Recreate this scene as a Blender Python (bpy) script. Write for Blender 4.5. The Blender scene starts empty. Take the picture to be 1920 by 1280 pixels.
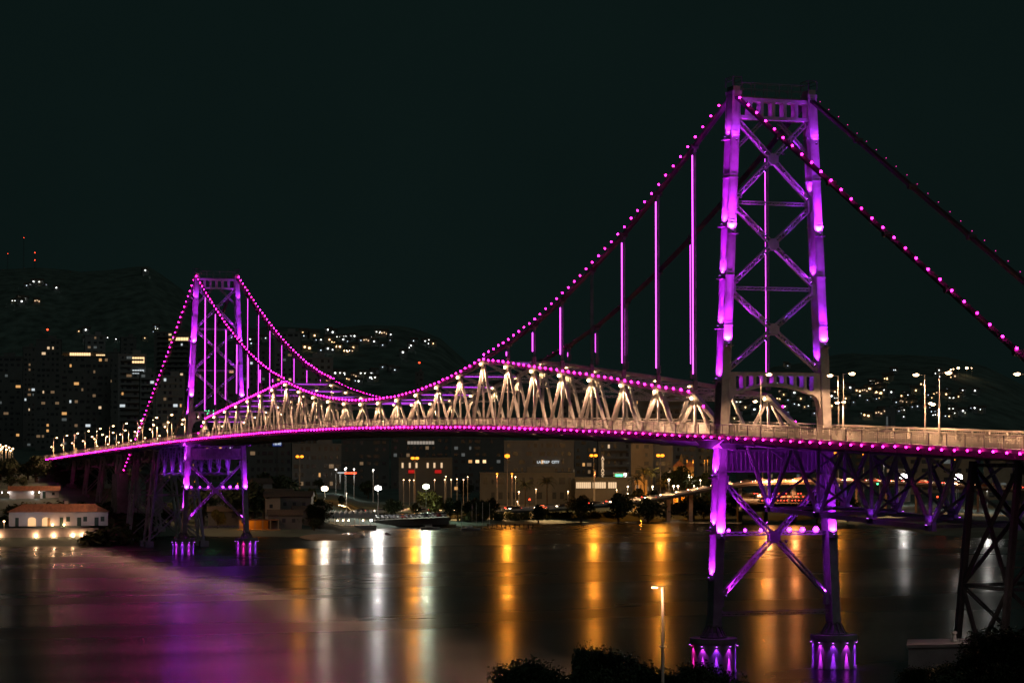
import bpy, math, random
from mathutils import Vector, Matrix
R = random.Random(7)
V = Vector
sc = bpy.context.scene
COL = sc.collection

# ------------------------------------------------------------------ camera
CP = V((-271.214, 130.480, 28.368)); YAW = -0.336856; PITCH = 0.045342; F = 4369.19
cyw, syw = math.cos(YAW), math.sin(YAW)
FWD = V((cyw*math.cos(PITCH), syw*math.cos(PITCH), math.sin(PITCH)))
RGT = V((syw, -cyw, 0)); UPV = RGT.cross(FWD)
FH = V((cyw, syw, 0))
cam = bpy.data.objects.new("camera", bpy.data.cameras.new("camera")); COL.objects.link(cam)
M = Matrix.Identity(4)
for i in range(3):
    M[i][0] = RGT[i]; M[i][1] = UPV[i]; M[i][2] = -FWD[i]; M[i][3] = CP[i]
cam.matrix_world = M
cam.data.sensor_width = 36; cam.data.lens = 36*F/1920
cam.data.clip_start = 1; cam.data.clip_end = 20000
sc.camera = cam
HZ = 640 + F*math.tan(PITCH)

def gp(px, d, z):                     # azimuth (in photo columns), distance, height -> world point
    p = CP + FH*d + RGT*((px-960)/F*d*math.cos(PITCH)); return V((p.x, p.y, z))
def at(px, py, d):                    # the same from a photo row
    return gp(px, d, CP.z + (HZ-py)/F*d)
def zof(py, d): return CP.z + (HZ-py)/F*d
def azim(x, y):
    v = V((x-CP.x, y-CP.y, 0)); d = v.dot(FH)
    return 960 + v.dot(RGT)/max(d, 1e-3)*F/math.cos(PITCH), d

# ------------------------------------------------------------------ materials
def mat(name, col, rough=.6, metal=0., var=.25, scale=3., emis=None, estr=0, sample=True, bump=0., stretch=None):
    m = bpy.data.materials.new(name); m.use_nodes = True
    nt = m.node_tree; N = nt.nodes; L = nt.links
    b = N['Principled BSDF']
    b.inputs['Roughness'].default_value = rough; b.inputs['Metallic'].default_value = metal
    b.inputs['Base Color'].default_value = (*col, 1)
    if emis:
        b.inputs['Emission Color'].default_value = (*emis, 1); b.inputs['Emission Strength'].default_value = estr
        if not sample: m.cycles.emission_sampling = 'NONE'
    elif var:
        tc = N.new('ShaderNodeTexCoord'); src = tc.outputs['Object']
        if stretch:
            mp = N.new('ShaderNodeMapping'); mp.inputs['Scale'].default_value = stretch
            L.new(src, mp.inputs['Vector']); src = mp.outputs['Vector']
        n = N.new('ShaderNodeTexNoise'); n.inputs['Scale'].default_value = scale; n.inputs['Detail'].default_value = 6
        L.new(src, n.inputs['Vector'])
        r = N.new('ShaderNodeValToRGB')
        r.color_ramp.elements[0].position = .3; r.color_ramp.elements[1].position = .7
        r.color_ramp.elements[0].color = (*[c*(1-var) for c in col], 1)
        r.color_ramp.elements[1].color = (*[min(1, c*(1+var)) for c in col], 1)
        L.new(n.outputs['Fac'], r.inputs['Fac']); L.new(r.outputs['Color'], b.inputs['Base Color'])
        if bump:
            bp = N.new('ShaderNodeBump'); bp.inputs['Strength'].default_value = bump; bp.inputs['Distance'].default_value = .1
            L.new(n.outputs['Fac'], bp.inputs['Height']); L.new(bp.outputs['Normal'], b.inputs['Normal'])
    return m
STEEL = mat('painted_steel', (.42, .41, .40), .5, var=.18, scale=.8, bump=.15)
PALE = mat('pale_painted_steel', (.62, .59, .55), .5, var=.1, scale=.8)
STEELD = mat('weathered_steel', (.16, .15, .15), .6, var=.35, scale=.7, bump=.2)
CHAINM = mat('chain_steel', (.05, .047, .047), .6, var=.3, scale=.7)
TOWER = mat('tower_steel', (.33, .32, .315), .5, var=.22, scale=.9, bump=.2)
DECKM = mat('deck_asphalt', (.07, .07, .07), .85, var=.2, scale=2)
CONC = mat('concrete', (.32, .30, .28), .8, var=.22, scale=.5, bump=.2)
DARK = mat('dark_metal', (.05, .05, .05), .5, var=.2)
POLE = mat('galvanised_pole', (.5, .48, .45), .45, var=.12, scale=1)
PINK = mat('pink_lamp', (.8, .3, .8), .4, emis=(1, .009, .42), estr=29)
PINKB = mat('pink_lamp_dim', (.8, .3, .8), .4, emis=(1, .009, .40), estr=19)
PINKC = mat('pink_lamp_strong', (.8, .3, .8), .4, emis=(1, .008, .44), estr=42)
PINKS = mat('pink_lamp_small', (.8, .3, .8), .4, emis=(1, .02, .4), estr=3)
TUBE = mat('magenta_tube', (.8, .3, .8), .4, emis=(.9, .07, 1), estr=5)
TUBEV = mat('violet_strip', (.8, .3, .8), .4, emis=(.62, .05, 1), estr=1.4)
VLAMP = mat('violet_lamp', (.8, .5, .9), .4, emis=(.5, .025, 1), estr=14)
VLENS = mat('violet_lens', (.8, .5, .9), .4, emis=(.6, .12, 1), estr=5)
WARM = mat('warm_lamp', (.9, .8, .6), .4, emis=(1, .58, .28), estr=20)
WARMH = mat('warm_lamp_pale', (.9, .8, .6), .4, emis=(1, .72, .46), estr=14, sample=False)
SODIUM = mat('sodium_lamp', (.9, .6, .3), .4, emis=(1, .27, .015), estr=3, sample=False)
WHITE = mat('white_lamp', (.9, .9, .9), .4, emis=(1, .93, .86), estr=14, sample=False)
GREENW = mat('greenish_lamp', (.9, .9, .9), .4, emis=(.85, 1, .72), estr=14, sample=False)
REDL = mat('red_lamp', (.8, .1, .1), .4, emis=(1, .06, .02), estr=5, sample=False)
GREENL = mat('green_lamp', (.1, .8, .3), .4, emis=(.1, 1, .35), estr=3, sample=False)
BLUEL = mat('blue_lamp', (.1, .3, .8), .4, emis=(.1, .3, 1), estr=2, sample=False)
def win(name, c, s): return mat(name, (.3, .3, .3), .3, emis=c, estr=s, sample=False)
WLD = win('lit_window_pale', (1, .85, .7), .28)
WL = [win('lit_window_amber', (1, .5, .16), .75), win('lit_window_warm', (1, .68, .4), .8), win('lit_window_dim', (1, .6, .3), .16),
      win('lit_window_white', (.85, .95, 1), .7), win('lit_window_faint', (.7, .8, .8), .09), win('lit_window_bright', (1, .62, .3), 1.6)]
WD = mat('dark_window', (.05, .055, .06), .25, var=0)
ROOFD = mat('dark_roof', (.10, .075, .06), .9, var=.35)
SAND = mat('beach_sand', (.22, .18, .13), .9, var=.25, scale=.2)
BRICKR = mat('roof_tiles', (.25, .10, .05), .8, var=.3, scale=1.2, stretch=(1, .2, 1))
PLAST = [mat('plaster_%s' % n, c, .85, var=.12, scale=.3) for n, c in
         (('cream', (.34, .29, .22)), ('grey', (.22, .22, .22)), ('white', (.5, .48, .46)), ('ochre', (.36, .24, .11)), ('dusk', (.13, .13, .125)), ('pink', (.38, .26, .22)))]

# ------------------------------------------------------------------ mesh builder
class MB:
    def __init__(s): s.v = []; s.f = []
    def add(s, vs, fs):
        k = len(s.v); s.v += [tuple(x) for x in vs]; s.f += [tuple(k+i for i in f) for f in fs]
    def box(s, c, sx, sy, sz, m=None):
        c = V(c); q = []
        for dx in (-1, 1):
            for dy in (-1, 1):
                for dz in (-1, 1):
                    o = V((dx*sx/2, dy*sy/2, dz*sz/2)); q.append(c + (m @ o if m else o))
        s.add(q, [(0, 1, 3, 2), (4, 6, 7, 5), (0, 4, 5, 1), (2, 3, 7, 6), (0, 2, 6, 4), (1, 5, 7, 3)])
    def bar(s, p, q, w, h, n=(0, 1, 0)):       # w across (in plane), h along n
        p = V(p); q = V(q); d = (q-p)
        if d.length < 1e-4: return
        d.normalize(); n = V(n); n = (n - d*n.dot(d))
        if n.length < 1e-3: n = d.orthogonal()
        n.normalize(); t = d.cross(n)
        a = [p + t*(i*w/2) + n*(j*h/2) for i, j in ((-1, -1), (1, -1), (1, 1), (-1, 1))]
        b = [x + (q-p) for x in a]
        s.add(a+b, [(3, 2, 1, 0), (4, 5, 6, 7), (0, 1, 5, 4), (1, 2, 6, 5), (2, 3, 7, 6), (3, 0, 4, 7)])
    def tube(s, p, q, r, r2=None, n=8, cap=True):
        p = V(p); q = V(q); r2 = r if r2 is None else r2
        d = (q-p).normalized(); a = d.orthogonal().normalized(); b = d.cross(a)
        vs = [p + (a*math.cos(t) + b*math.sin(t))*r for t in [2*math.pi*i/n for i in range(n)]]
        vs += [q + (a*math.cos(t) + b*math.sin(t))*r2 for t in [2*math.pi*i/n for i in range(n)]]
        fs = [(i, (i+1) % n, n+(i+1) % n, n+i) for i in range(n)]
        if cap: fs += [tuple(range(n-1, -1, -1)), tuple(range(n, 2*n))]
        s.add(vs, fs)
    def poly(s, pts, n, t):                    # flat outline extruded by t along n (centred)
        n = V(n).normalized()*t/2; k = len(pts); pts = [V(p) for p in pts]
        s.add([p-n for p in pts] + [p+n for p in pts],
              [tuple(range(k-1, -1, -1)), tuple(range(k, 2*k))] + [(i, (i+1) % k, k+(i+1) % k, k+i) for i in range(k)])
    def ball(s, c, r, sz=1.):
        g = (1+5**.5)/2; c = V(c)
        vs = [(-1, g, 0), (1, g, 0), (-1, -g, 0), (1, -g, 0), (0, -1, g), (0, 1, g), (0, -1, -g), (0, 1, -g), (g, 0, -1), (g, 0, 1), (-g, 0, -1), (-g, 0, 1)]
        l = (1+g*g)**.5
        s.add([c + V((x/l*r, y/l*r, z/l*r*sz)) for x, y, z in vs],
              [(0, 11, 5), (0, 5, 1), (0, 1, 7), (0, 7, 10), (0, 10, 11), (1, 5, 9), (5, 11, 4), (11, 10, 2), (10, 7, 6), (7, 1, 8),
               (3, 9, 4), (3, 4, 2), (3, 2, 6), (3, 6, 8), (3, 8, 9), (4, 9, 5), (2, 4, 11), (6, 2, 10), (8, 6, 7), (9, 8, 1)])
    def laced(s, p, q, w, h, n=(0, 1, 0), fl=.10, pitch=None, lz=.07):
        p = V(p); q = V(q); d = (q-p); Ln = d.length; d.normalize(); n = V(n).normalized(); t = d.cross(n)
        for sg in (-1, 1):
            o = t*(sg*(w-fl)/2); s.bar(p+o, q+o, fl, h, n)
        k = max(2, int(Ln/(pitch or w)))
        for face in (-1, 1):
            off = n*(face*(h/2-.02))
            for i in range(k):
                a = p + d*(Ln*i/k) + off + t*(w/2-fl/2)*(1 if i % 2 else -1)
                b = p + d*(Ln*(i+1)/k) + off + t*(w/2-fl/2)*(-1 if i % 2 else 1)
                s.bar(a, b, lz, .03, n)
    def build(s, name, m, parent=None, loc=None, smooth=False):
        me = bpy.data.meshes.new(name); me.from_pydata(s.v, [], s.f); me.update()
        if smooth: me.polygons.foreach_set('use_smooth', [True]*len(me.polygons))
        if m: me.materials.append(m)
        o = bpy.data.objects.new(name, me); COL.objects.link(o)
        if loc is not None: o.location = loc
        o.parent = parent
        return o

def tag(o, label=None, cat=None, group=None, kind=None):
    if label: o['label'] = label
    if cat: o['category'] = cat
    if group: o['group'] = group
    if kind: o['kind'] = kind
    return o
def thing(name, label, cat, loc=(0, 0, 0), rz=0, group=None, parent=None):
    o = bpy.data.objects.new(name, None); COL.objects.link(o); o.location = loc; o.rotation_euler = (0, 0, rz); o.parent = parent
    o.empty_display_size = .5
    return tag(o, label, cat, group)
def sub(name, parent):                       # an Empty part
    o = bpy.data.objects.new(name, None); COL.objects.link(o); o.parent = parent; return o
def copy_tree(o, parent=None):
    c = o.copy(); COL.objects.link(c); c.parent = parent
    for ch in o.children: copy_tree(ch, c)
    return c
def light(loc, energy, col, parent=None, rad=.15, spot=None, aim=None, blend=.6):
    ld = bpy.data.lights.new('lamp_light', 'SPOT' if spot else 'POINT')
    ld.energy = energy; ld.color = col; ld.shadow_soft_size = rad
    o = bpy.data.objects.new('lamp_light', ld); COL.objects.link(o); o.location = loc; o.parent = parent
    if spot:
        ld.spot_size = math.radians(spot); ld.spot_blend = blend
        o.rotation_euler = (V(aim)).to_track_quat('-Z', 'Y').to_euler()
    return o
CW = (1, .52, .27); CWT = (1, .54, .30); CSOD = (1, .33, .025); CMAG = (.62, .03, 1.0); CVIO = (.32, .025, 1.0); CPK = (1, .02, .5); CMV = (.46, .025, 1.0)

def interp(tab, x):
    if x <= tab[0][0]: return tab[0][1]
    for (a, b), (c, d) in zip(tab, tab[1:]):
        if x <= c: return b + (d-b)*(x-a)/(c-a)
    return tab[-1][1]
def sm(t): t = max(0., min(1., t)); return t*t*(3-2*t)

# ------------------------------------------------------------------ bridge profile
L0 = 339.5; PN = L0/27; TY = 5.34
DT = [(-200, 24.6), (-130, 26.4), (-71, 27.9), (0, 29.7), (60, 31.15), (110, 31.85), (169.75, 32.15), (230, 31.85), (279, 31.25), (339.5, 30.2), (424, 28.3), (500, 26.4), (640, 22.6)]
def zd(x):
    for i in range(len(DT)-1):
        if x <= DT[i+1][0] or i == len(DT)-2:
            p1, p2 = DT[i], DT[i+1]; p0 = DT[max(0, i-1)]; p3 = DT[min(len(DT)-1, i+2)]
            m1 = (p2[1]-p0[1])/(p2[0]-p0[0]); m2 = (p3[1]-p1[1])/(p3[0]-p1[0]); h = p2[0]-p1[0]; t = (x-p1[0])/h
            return (2*t**3-3*t**2+1)*p1[1] + (t**3-2*t**2+t)*h*m1 + (-2*t**3+3*t**2)*p2[1] + (t**3-t**2)*h*m2
CH = [73.6, 68.35, 63.4, 58.75, 54.6, 50.9, 47.65, 45.1, 43.1, 41.2, 39.7, 38.6, 37.9, 37.6]
def zc(k): return CH[min(k, 27-k)]              # suspension chain height at panel point k
TT = [(1, 35.6), (2, 36.75), (3, 37.9), (4, 39.0), (5, 40.05), (6, 41.1), (7, 42.15), (8, 43.0)]
def zt(k):                                       # truss top chord
    k = min(k, 27-k)
    return zc(k) if k >= 8 else interp(TT, k)

bridge = thing('suspension_bridge', 'long steel suspension bridge over the water lit magenta, with two towers, chains and truss', 'bridge')
near_bulbs = []                                   # (distance, point, size, material)
def bulb(p, r=.155, m=PINK):
    q = V(p)+V((R.uniform(-.09, .09), 0, R.uniform(-.05, .05)))
    if m is PINK: m = R.choice((PINK, PINK, PINK, PINKB, PINKC))
    near_bulbs.append(((q-CP).length, q, r, m))

# ---- towers
WT, WB = 10.681, 16.962; HP, HT = 4.33, 74.2
def ly(z): return (WB + (WT-WB)*(z-HP)/(HT-HP))/2
LX, LYW = 2.0, 1.15
def tower(x0, label):
    T = sub('tower', bridge); T.location = (x0, 0, 0); T['label'] = label
    for s in (1, -1):
        mb = MB()
        zs = [5.8, 11.7, 17, 24.6, 28.6, 36.9, 43.6, 50.0, 56.6, 62.5, 68, 73.4]
        # box leg with raised edge plates and splice bands
        for a, b in zip(zs, zs[1:]):
            mb.bar((0, s*ly(a), a), (0, s*ly(b), b), LYW-.06, LX-.06, (1, 0, 0))
            for ex in (-1, 1):
                for ey in (-1, 1):
                    o = V((ex*(LX/2-.13), ey*(LYW/2-.11), 0))
                    mb.bar(V((0, s*ly(a), a))+o, V((0, s*ly(b), b))+o, .24, .28, (1, 0, 0))
            mb.box((0, s*ly(a), a+.25), LX+.12, LYW+.12, .16); mb.box((0, s*ly(a), a+.7), LX+.05, LYW+.05, .08)
        # rivet heads down both visible faces
        z = 8.
        while z < 73:
            for ey in (-1, 1): mb.box((-LX/2-.01, s*ly(z)+ey*.43, z), .07, .10, .10)
            for ex in (-1, 1): mb.box((ex*.8, s*ly(z)+LYW/2+.01, z), .10, .07, .10)
            z += .5
        mb.box((0, s*ly(73.8), 73.7), 2.15, 1.25, .5); mb.box((0, s*ly(74.2), 74.25), 1.9, 1.0, .6)
        leg = mb.build('leg', TOWER, T)
        fb = MB()                                     # finial railing cage on the leg top
        for ex in (-1, 1):
            for ey in (-1, 1): fb.bar((ex*1.1, s*ly(74)+ey*.6, 74.5), (ex*1.1, s*ly(74)+ey*.6, 75.7), .07, .07)
        for ey in (-1, 1):
            fb.bar((-1.1, s*ly(74)+ey*.6, 75.7), (1.1, s*ly(74)+ey*.6, 75.7), .06, .06, (0, 0, 1)); fb.bar((-1.1, s*ly(74)+ey*.6, 75.2), (1.1, s*ly(74)+ey*.6, 75.2), .05, .05, (0, 0, 1))
        for ex in (-1, 1): fb.bar((ex*1.1, s*ly(74)-.6, 75.7), (ex*1.1, s*ly(74)+.6, 75.7), .06, .06, (0, 0, 1))
        fb.build('top_cage', CHAINM, T)
        # fluted base and drum pier
        mb = MB(); yb = s*WB/2
        prof = [(4.33, 1.7), (4.5, 1.7), (4.6, 1.4), (5.0, 1.0), (5.7, .8), (5.85, 1.0), (6.05, 1.0)]
        for (z1, r1), (z2, r2) in zip(prof, prof[1:]): mb.tube((0, yb, z1), (0, yb, z2), r1, r2, 16)
        for i in range(12):
            a = i*math.pi/6; c, q = math.cos(a), math.sin(a)
            mb.bar((c*1.6, yb+q*1.6, 4.45), (c*.9, yb+q*.9, 5.75), .14, .2, (c, q, 0))
        mb.build('leg_base', STEELD, T)
        mb = MB(); mb.tube((0, yb, -2.5), (0, yb, 3.75), 2.82, 2.82, 40, False); mb.tube((0, yb, 3.75), (0, yb, 4.33), 3.02, 3.02, 40)
        mb.tube((0, yb, 3.6), (0, yb, 3.75), 2.87, 2.87, 40); mb.tube((0, yb, .1), (0, yb, .4), 2.9, 2.9, 40)
        mb.build('pier', CONC, T)
        for i in range(10):
            a = math.radians(180 + 36*(i-5) - 25 + (8 if s > 0 else -4)); c, q = math.cos(a), math.sin(a)
            if -c < -.35 and q < 0: continue
            pk = (i == (3 if s > 0 else 99)) if x0 < 100 else (i == (5 if s < 0 else 99))
            fx = MB(); fx.tube((c*3.06, yb+q*3.06, 3.46), (c*3.06, yb+q*3.06, 3.68), .13, .10, 8)
            fl = fx.build('downlight', DARK, T); gl = MB(); gl.tube((c*3.06, yb+q*3.06, 3.40), (c*3.06, yb+q*3.06, 3.455), .10, .10, 8); gl.build('lens', PINKS if pk else VLENS, fl)
            light((c*3.04, yb+q*3.04, 3.36), 9000, CPK if pk else (CVIO if i % 2 else CMAG), fl, .04, 17, (-.035*c, -.035*q, -1), .8); light((c*3.0, yb+q*3.0, 3.34), 260, CPK if pk else (CVIO if i % 2 else CMAG), fl, .05, 80, (.02*c, .02*q, -1), .5)
    # cross braces
    def xb(za, zb, y_in=.5):
        zm = None
        a = ly(za)-y_in; b = ly(zb)-y_in
        t = a/(a+b); zm = za + (zb-za)*t
        for s in (1, -1):
            m1 = MB(); m1.laced((0, s*a, za), (0, 0, zm), .62, .7, (1, 0, 0), .12, .75, .12); m1.build('cross_brace', TOWER, T)
            m1 = MB(); m1.laced((0, 0, zm), (0, -s*b, zb), .62, .7, (1, 0, 0), .12, .75, .12); m1.build('cross_brace', TOWER, T)
        g = MB(); g.poly([(0, -.75, zm-.3), (0, -.3, zm-.75), (0, .3, zm-.75), (0, .75, zm-.3), (0, .75, zm+.3), (0, .3, zm+.75), (0, -.3, zm+.75), (0, -.75, zm+.3)], (1, 0, 0), .86)
        g.build('gusset_plate', TOWER, T)
    def strut(z, w=.45):
        m1 = MB(); y = ly(z)-.5; m1.laced((0, -y, z), (0, y, z), w, .5, (1, 0, 0), .1, .5); m1.build('strut', TOWER, T)
    xb(60.0, 70.4); xb(49.0, 59.4); xb(38.2, 48.4); strut(59.7); strut(48.7)
    xb(9.2, 24.0); strut(17.4, .5); strut(7.3, .55)
    for z in (59.7, 48.7, 24, 9.0):
        for s in (1, -1):
            g = MB(); g.box((0, s*(ly(z)-.75), z), .9, .7, 1.5); g.build('gusset_plate', TOWER, T)
    # spandrel plate below deck
    m1 = MB(); y = ly(26.5)-.56
    m1.box((-.15, 0, 26.6), .1, 2*y, 2.6); m1.box((0, 0, 25.3), .7, 2*y, .22); m1.box((0, 0, 27.95), .7, 2*y, .22)
    yy = -y+.4
    while yy < y: m1.box((-.28, yy, 26.6), .14, .12, 2.36); yy += .62
    m1.build('spandrel_panel', TOWER, T)
    # top portal: two chords, posts between six openings
    def portal(z1, z2, n, yi, arch):
        m1 = MB()
        dx = 1.3
        def under(y):
            if not arch: return z1
            a = abs(y)
            if a < 4.9: return 36.15 - .95*(a/4.9)**2
            t = min(1, (a-4.9)/(yi-4.9)); return 35.2 - 1.95*(1-math.sqrt(max(0, 1-t*t)))
        def hole_lo(y): return (under(y)+.42) if arch else z1+.45
        top = z2
        m1.box((0, 0, top-.2), dx, 2*yi, .4); m1.box((0, 0, top+.03), dx+.12, 2*yi-.06, .07)
        seg = 44
        for i in range(seg):
            ya = -yi + 2*yi*i/seg; yb2 = -yi + 2*yi*(i+1)/seg
            a0, b0 = under(ya), under(yb2)
            a1, b1 = max(hole_lo(ya), a0+.35), max(hole_lo(yb2), b0+.35)
            if arch and abs((ya+yb2)/2) > 4.9: a1 = b1 = 35.62
            m1.poly([(0, ya, a0), (0, yb2, b0), (0, yb2, b1), (0, ya, a1)], (1, 0, 0), dx)
        pitch = 2*yi/n if not arch else 11.4/n; half = n*pitch/2; pw = .42
        for i in range(n+1):
            yc = -half + i*pitch; w = pw
            if i in (0, n): w = 2*(yi-half)+pw if arch else pw; yc = (yc + (-(yi-half)/2-0 if i == 0 else (yi-half)/2)) if arch else yc
            lo = hole_lo(max(-4.9, min(4.9, yc))) if arch else z1+.4
            if arch and i in (0, n): w = yi-half+pw/2; yc = math.copysign(half-pw/2+w/2, -1 if i == 0 else 1); lo = 35.6
            m1.box((0, yc, (lo+top-.38)/2), dx-.04, w, top-.36-lo)
            for sy in (-1, 1):                                 # rounded corners of the openings
                if (i == 0 and sy < 0) or (i == n and sy > 0): continue
                ye = yc+sy*w/2
                for zz, sz in ((top-.4, -1), (lo, 1)):
                    m1.poly([(0, ye-sy*.02, zz-sz*.02), (0, ye+sy*.16, zz-sz*.02), (0, ye-sy*.02, zz+sz*.18)], (1, 0, 0), dx-.1)
        P = m1.build('portal_beam', TOWER, T)
        return P
    portal(70.4, 73.1, 6, ly(71.5)-.56, False)
    portal(36, 37.9, 8, ly(37)-.56, True)
    for s in (1, -1):                                          # knee braces of the portals
        m1 = MB(); m1.laced((.3, s*(ly(66.5)-.5), 66.4), (.3, s*1.2, 70.3), .45, .4, (1, 0, 0), .1, .45); m1.build('knee_brace', TOWER, T)
    m1 = MB(); yy = ly(74)                                       # catwalk and rail at the top
    m1.box((0, 0, 73.3), 1.0, 2*yy-1.3, .08)
    for ex in (-1, 1):
        m1.bar((ex*.5, -yy+.6, 75.1), (ex*.5, yy-.6, 75.1), .05, .05, (0, 0, 1)); m1.bar((ex*.5, -yy+.6, 74.3), (ex*.5, yy-.6, 74.3), .04, .04, (0, 0, 1))
        for i in range(6): m1.bar((ex*.5, -yy+1+i*1.74, 73.3), (ex*.5, -yy+1+i*1.74, 75.1), .05, .05)
    m1.build('top_catwalk', STEELD, T)
    # floodlights: small housings on brackets, aimed up the faces
    def flood(p, aim, e, col, spot=80, lamp=True, rad=.12):
        fx = MB(); p = V(p); a = V(aim).normalized()
        fx.tube(p-a*.25, p, .14, .18, 10); f = fx.build('floodlight', DARK, T); gl = MB(); gl.tube(p+a*.01, p+a*.03, .12, .12, 10); gl.build('lens', VLENS, f)
        light(p+a*.1, e*1.25, col, f, rad, spot, aim, .6)
        if e > 1400: n_ = V((a.x, a.y, 0)).normalized(); light(p+a*.1-n_*.45, e*(3.6 if p.z > 30 else 1.8), (col[0], .012, 1), f, rad, 36, a+n_*.03, .9)
        if e > 1400 and p.z > 30: light(p+a*.1-n_*1.1, e*9, (col[0], .01, 1), f, rad, 19, V((0, (-.045 if p.y > 0 else .045), 1))+n_*.075, .9)
    for z in (11.9, 18.2, 24.8, 37.1, 43.8, 50.2, 56.8, 68.):     # outer face of the left leg, outer of right (unseen side)
        flood((0, ly(z)+LYW/2+.42, z), (0, -.1, 1), 2600 if z < 60 else 800, CMAG, 115)
        br = MB(); br.box((0, ly(z)+LYW/2+.25, z-.35), 1.5, .75, .1); br.build('light_bracket', STEELD, T)
    for s in (1, -1):
        for z in (17.2, 41.6, 55.9):
            flood((-LX/2-.4, s*ly(z), z), (.08, 0, 1), 4200, CMAG if s > 0 else CMV, 115)
            br = MB(); br.box((-LX/2-.35, s*ly(z), z-.35), .9, 1.1, .1); br.build('light_bracket', STEELD, T)
        flood((-LX/2-.5, s*ly(67.4), 67.6), (.1, 0, 1), 900, CMV, 100)
    for z in (8.9, 38.4, 49.4, 60.2):                              # inner face of the right leg
        flood((0, -ly(z)+LYW/2+.5, z+.8), (0, -.1, 1), 1500, CMV, 100)
    # lights washing the braces and portals
    for zc_ in (54.4, 43.3, 17.6, 65.0):
        for s in (1, -1):
            flood((-.75, s*1.3, zc_+1.2), (.15, s*.75, .8), 240, CMAG if s > 0 else CVIO, 60)
            flood((-.75, s*1.4, zc_-1.3), (.12, s*.75, -.8), 240, CMAG, 60)
    flood((-.7, ly(9.4)-1.2, 9.6), (.06, -.8, 1), 1600, CMAG, 60)
    for s in (1, -1):
        for z in (49.2, 60.0, 38.6): flood((-.7, s*(ly(z)-1.3), z+.4), (.12, -s*.7, 1), 400, CMV, 60)
    for i in range(8): light((.2, -5+i*1.4285+.32, 36.9), 30, CMAG if i > 3 else CVIO, T, .06)
    for i in range(6): light((.2, -3.9+i*1.56+.35, 71.7), 26, CMAG, T, .06)
    for i in range(6):
        yv = (6.6, 4.3, 2.1, -1.9, -3.8, -5.7)[i]; big = i > 2
        fx = MB(); fx.ball((-.6, yv, 17.85), (.3, .34, .42)[i-3] if big else .22); f = fx.build('floodlight', VLAMP, T)
        light((-.9, yv, 17.85), 60 if big else 20, CVIO if i % 2 else CMAG, f, .15)
    light((-2.6, 5.5, 22.6), 60, CVIO, T, .2); light((-3, -5, 22.8), 60, CVIO, T, .2)
    # brackets carrying the deck outside the legs
    for s in (1, -1):
        m1 = MB(); z = zd(x0)
        m1.poly([(0, s*9.2, z-.35), (0, s*6, z-.35), (0, s*6, z-1.7), (0, s*7.8, z-1.5)], (1, 0, 0), 3.2)
        m1.poly([(-4.5, s*9.0, z-.4), (4.5, s*9.0, z-.4), (1.2, s*9.0, z-1.5), (-1.2, s*9.0, z-1.5)], (0, 1, 0), .2)
        m1.build('deck_bracket', TOWER, T)
    light((-2, 9.6, zd(x0)-2.6), 500, CMAG, T, .15)
    return T
tower(0, 'near violet lit portal tower standing in open water')
tower(L0, 'far violet lit portal tower by the far shore')

# ---- chains
for s in (1, -1):
    c = MB(); X = lambda k: k*PN
    y = s*TY
    def seg(a, b, n=4, sp=.2, w=.34):
        for i in range(n):
            o = V((0, (i-(n-1)/2)*sp, 0)); c.bar(V(a)+o, V(b)+o, w, .07, (0, 1, 0))
    def node(p): c.tube(V(p)-V((0, .55, 0)), V(p)+V((0, .55, 0)), .34, .34, 10)
    for k in range(27):
        a = (X(k), y, zc(k)); b = (X(k+1), y, zc(k+1))
        if 8 <= k < 19: seg(a, b, 4, .16, .55)
        else: seg(a, b)
        node(b)
    for (xa, xe, ze) in ((0, -135, 2.6), (L0, L0+112, 19.)):
        n = 10; P = []
        for i in range(n+1):
            t = i/n; xx = xa+(xe-xa)*t; sag = .25 if xa == 0 else .8
            P.append(V((xx, y, 73.6+(ze-73.6)*t - sag*4*t*(1-t))))
        for a, b in zip(P, P[1:]): seg(a, b); node(b)
        Ln = abs(xe-xa); j = 1
        while j*2.51 < Ln*(.8 if xa == 0 else .97):
            t = j*2.51/Ln; i = min(n-1, int(t*n)); u = t*n-i; p = P[i].lerp(P[i+1], u)
            big = s > 0 or xa > 0
            bulb(p+V((0, s*.35, .55)), (.155 if xa > 0 else .15) if big else .045, PINK if big else PINKS); j += 1
    c.build('suspension_chain', CHAINM, bridge)
    for k in range(27):
        for j in range(5):
            t = (j+.5)/5; xx = (k+t)*PN; z = zc(k)+(zc(k+1)-zc(k))*t
            small = s < 0 and xx < 150
            on_truss = 8 <= k < 19
            bulb((xx, y+s*.4, z+(.15 if on_truss else .6)), (.05 if small else (.135 if xx < 80 else .155)), PINKS if small else PINK)
    if s > 0: bulb((0, y+s*.3, 74.0))
    # hangers with their light tubes
    for k in list(range(1, 8)) + list(range(20, 27)):
        h = MB(); a = V((X(k), y, zc(k)-.25)); b = V((X(k), y, zt(k)+.3))
        for ex in (-.16, .16):
            for ey in (-.12, .12): h.tube(a+V((ex, ey, 0)), b+V((ex, ey, 0)), .035, .035, 5)
        h.box(b+V((0, 0, .7)), .55, .5, 1.1); h.box(a+V((0, 0, -.2)), .5, .45, .5)
        ho = h.build('hanger', STEELD, bridge)
        top = a.z-.9; bot = b.z + min(2.2, (a.z-b.z)*.35)
        if top-bot > .3 and not (s > 0 and k == 4):
            r = .075 if s > 0 else .04
            t = MB(); t.tube((X(k), y+s*.3*(1 if s > 0 or k > 13 else -1), bot), (X(k), y+s*.3*(1 if s > 0 or k > 13 else -1), top), r, r, 6); t.build('light_tube', TUBE, ho)

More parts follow.
